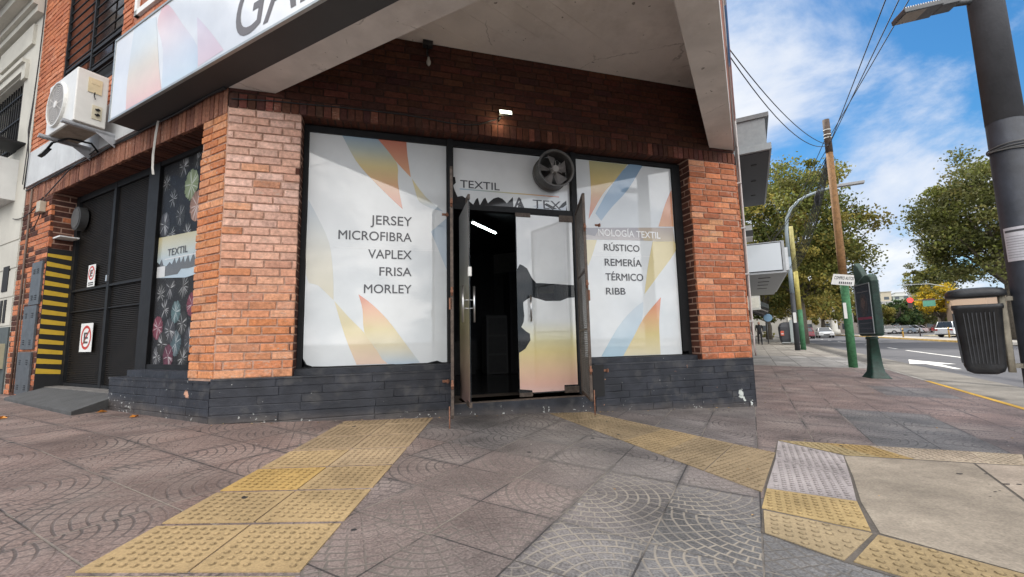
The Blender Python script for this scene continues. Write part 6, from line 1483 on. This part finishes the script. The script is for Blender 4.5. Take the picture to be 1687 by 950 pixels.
# ------------------------------------------------------------------ trees
def tree(c, r, zc, rx, rz, trunk_h, pal, lab, n=9000, leaf=.22, clumps=90, seed=1, tr=.3, lean=(0, 0), group='street trees', low=-1.0):
    rng = np.random.RandomState(seed); x, y = CR(c, r); zg = zr(r) if c > 5 else gz(c, r)
    root = empty('street_tree', (x, y, zg), lab, 'tree', group)
    cen = []
    while len(cen) < clumps:
        p = rng.uniform(-1, 1, 3); d = np.linalg.norm(p)
        if d > 1 or d < .35 or p[2] < low: continue
        if p[2] < -.55 and rng.rand() < .5: continue
        # uneven outline
        k = .82 + .25*math.sin(3*math.atan2(p[1], p[0]) + seed) * rng.rand() + .12*rng.rand()
        cen.append(p*np.array([rx, rx, rz])*k)
    cen = np.array(cen); csz = rng.uniform(.06, .22, clumps)*rx*1.15; ctone = rng.uniform(.65, 1.25, clumps); cpal = rng.randint(0, len(pal), clumps)
    m_ = n; ci = rng.randint(0, clumps, m_)
    g = rng.normal(0, 1, (m_, 3)); g /= np.maximum(1e-6, np.linalg.norm(g, axis=1))[:, None]
    pos = cen[ci] + g*(rng.rand(m_)**.5)[:, None]*csz[ci][:, None]*np.array([1.2, 1.2, .8])*np.where(rng.rand(m_) < .14, rng.uniform(1.1, 1.55, m_), 1.0)[:, None] + np.array([x, y, zc])
    a = rng.normal(0, 1, (m_, 3)); a /= np.linalg.norm(a, axis=1)[:, None]; b = rng.normal(0, 1, (m_, 3)); b -= (a*b).sum(1)[:, None]*a; b /= np.linalg.norm(b, axis=1)[:, None]
    s_ = leaf*rng.uniform(.6, 1.3, m_)[:, None]
    V = np.stack([pos-a*s_*.5, pos+b*s_*.32, pos+a*s_*.5, pos-b*s_*.32], 1).reshape(-1, 3)
    me = bpy.data.meshes.new('crown'); F_ = np.arange(m_*4).reshape(-1, 4); me.from_pydata(V.tolist(), [], F_.tolist())
    pal_ = np.array(pal); col = pal_[np.where(rng.rand(m_) < .75, cpal[ci], rng.randint(0, len(pal), m_))]*ctone[ci][:, None]*rng.uniform(.75, 1.25, m_)[:, None]
    at = me.color_attributes.new('Col', 'FLOAT_COLOR', 'CORNER'); at.data.foreach_set('color', np.repeat(np.c_[col, np.ones(m_)], 4, 0).ravel())
    me.materials.append(leaf_m); o = bpy.data.objects.new('crown', me); SC.collection.objects.link(o); o.parent = root; o.matrix_parent_inverse = Matrix.Translation(-root.location)
    mb = MB(); th = zg+trunk_h
    mb.tube([(x, y, zg-.1), (x+.05, y, zg+trunk_h*.5), (x+lean[0], y+lean[1], th)], [tr*1.25, tr, tr*.85], 10)
    idx = rng.choice(clumps, 20, replace=False)
    for i in idx:
        e = cen[i] + np.array([x, y, zc]); p0 = Vector((x+lean[0], y+lean[1], th-.1*rng.rand())); p1 = Vector(e); pm = p0.lerp(p1, .5) + Vector((0, 0, .12*rz*rng.rand()))
        mb.tube([p0, pm, p1], [tr*.5, tr*.25, tr*.08], 6)
    mb.build('trunk', bark_m, root)
    return root
PG = [(.14, .155, .035), (.19, .18, .04), (.10, .12, .03), (.24, .20, .045), (.16, .16, .045)]
PA = [(.20, .19, .045), (.25, .21, .05), (.15, .16, .04), (.28, .20, .045)]
PD = [(.105, .115, .035), (.13, .135, .045), (.085, .095, .03), (.17, .155, .05)]
PY_ = [(.50, .36, .03), (.42, .31, .03), (.56, .38, .03), (.26, .24, .04)]
PB = [(.05, .09, .03), (.035, .07, .025), (.07, .10, .03)]
tree(5.8, 47.0, 10.0, 6.5, 8.4, 4.2, PG, 'tall plane tree with yellowing crown behind the low light-box sign', 52000, .27, 250, 3, .34)
tree(2.6, 60, 8.0, 5.0, 5.8, 2.8, PG, 'plane tree farther along behind the tall one', 9000, .4, 90, 5, .3)
tree(3.2, 78, 6.5, 4.5, 5.5, 2.5, PG, 'low tree closing the shop-side sidewalk in the distance', 6000, .42, 60, 21, .25)
tree(9.5, 88, 6.6, 5.0, 5.0, 2.8, PA, 'tree with golden crown above the dark red car', 8000, .42, 80, 6, .3)
tree(16.4, 97, 6.4, 5.6, 4.4, 3.0, PA, 'spreading tree with pale trunk beside the monument', 8000, .42, 80, 8, .35)
tree(21.5, 108, 6.5, 5.0, 3.6, 3, PG, 'tree directly behind the totem far away', 6000, .42, 60, 9, .3)
tree(26.6, 50.5, 10.0, 6.4, 6.2, 4.5, PD + PG[:1], 'big dark green tree above the litter bin', 46000, .26, 230, 11, .35)
tree(38.5, 96, 9.4, 4.4, 4.0, 4, PD + PG[:2], 'olive tree behind the big dark one', 9000, .36, 80, 12, .3)
tree(33.8, 83.5, 4.9, 3.1, 2.6, 2.2, PY_, 'bright yellow autumn tree behind the green direction sign', 12000, .26, 80, 13, .22)
tree(41.5, 112, 4.4, 5, 2.8, 2.2, PD, 'dark tree under the yellow one', 5000, .4, 60, 14, .25)
tree(29.7, 103, 3.9, 2.9, 2.5, 1.6, PG, 'olive rounded tree over the parked cars, left of centre', 6000, .36, 60, 15, .25)
tree(35.0, 107, 4.4, 3.3, 2.9, 1.8, PB, 'deep green rounded tree over the parked cars', 6000, .36, 60, 16, .25)
tree(27.0, 106, 3.8, 2.6, 2.2, 1.6, [(.11, .085, .035), (.08, .075, .03)], 'brownish tree beside the totem edge', 5000, .36, 60, 17, .25)
tree(47, 118, 4.6, 4.5, 3.0, 2.2, PG, 'olive tree right of the deep green one', 6000, .4, 60, 18, .25)
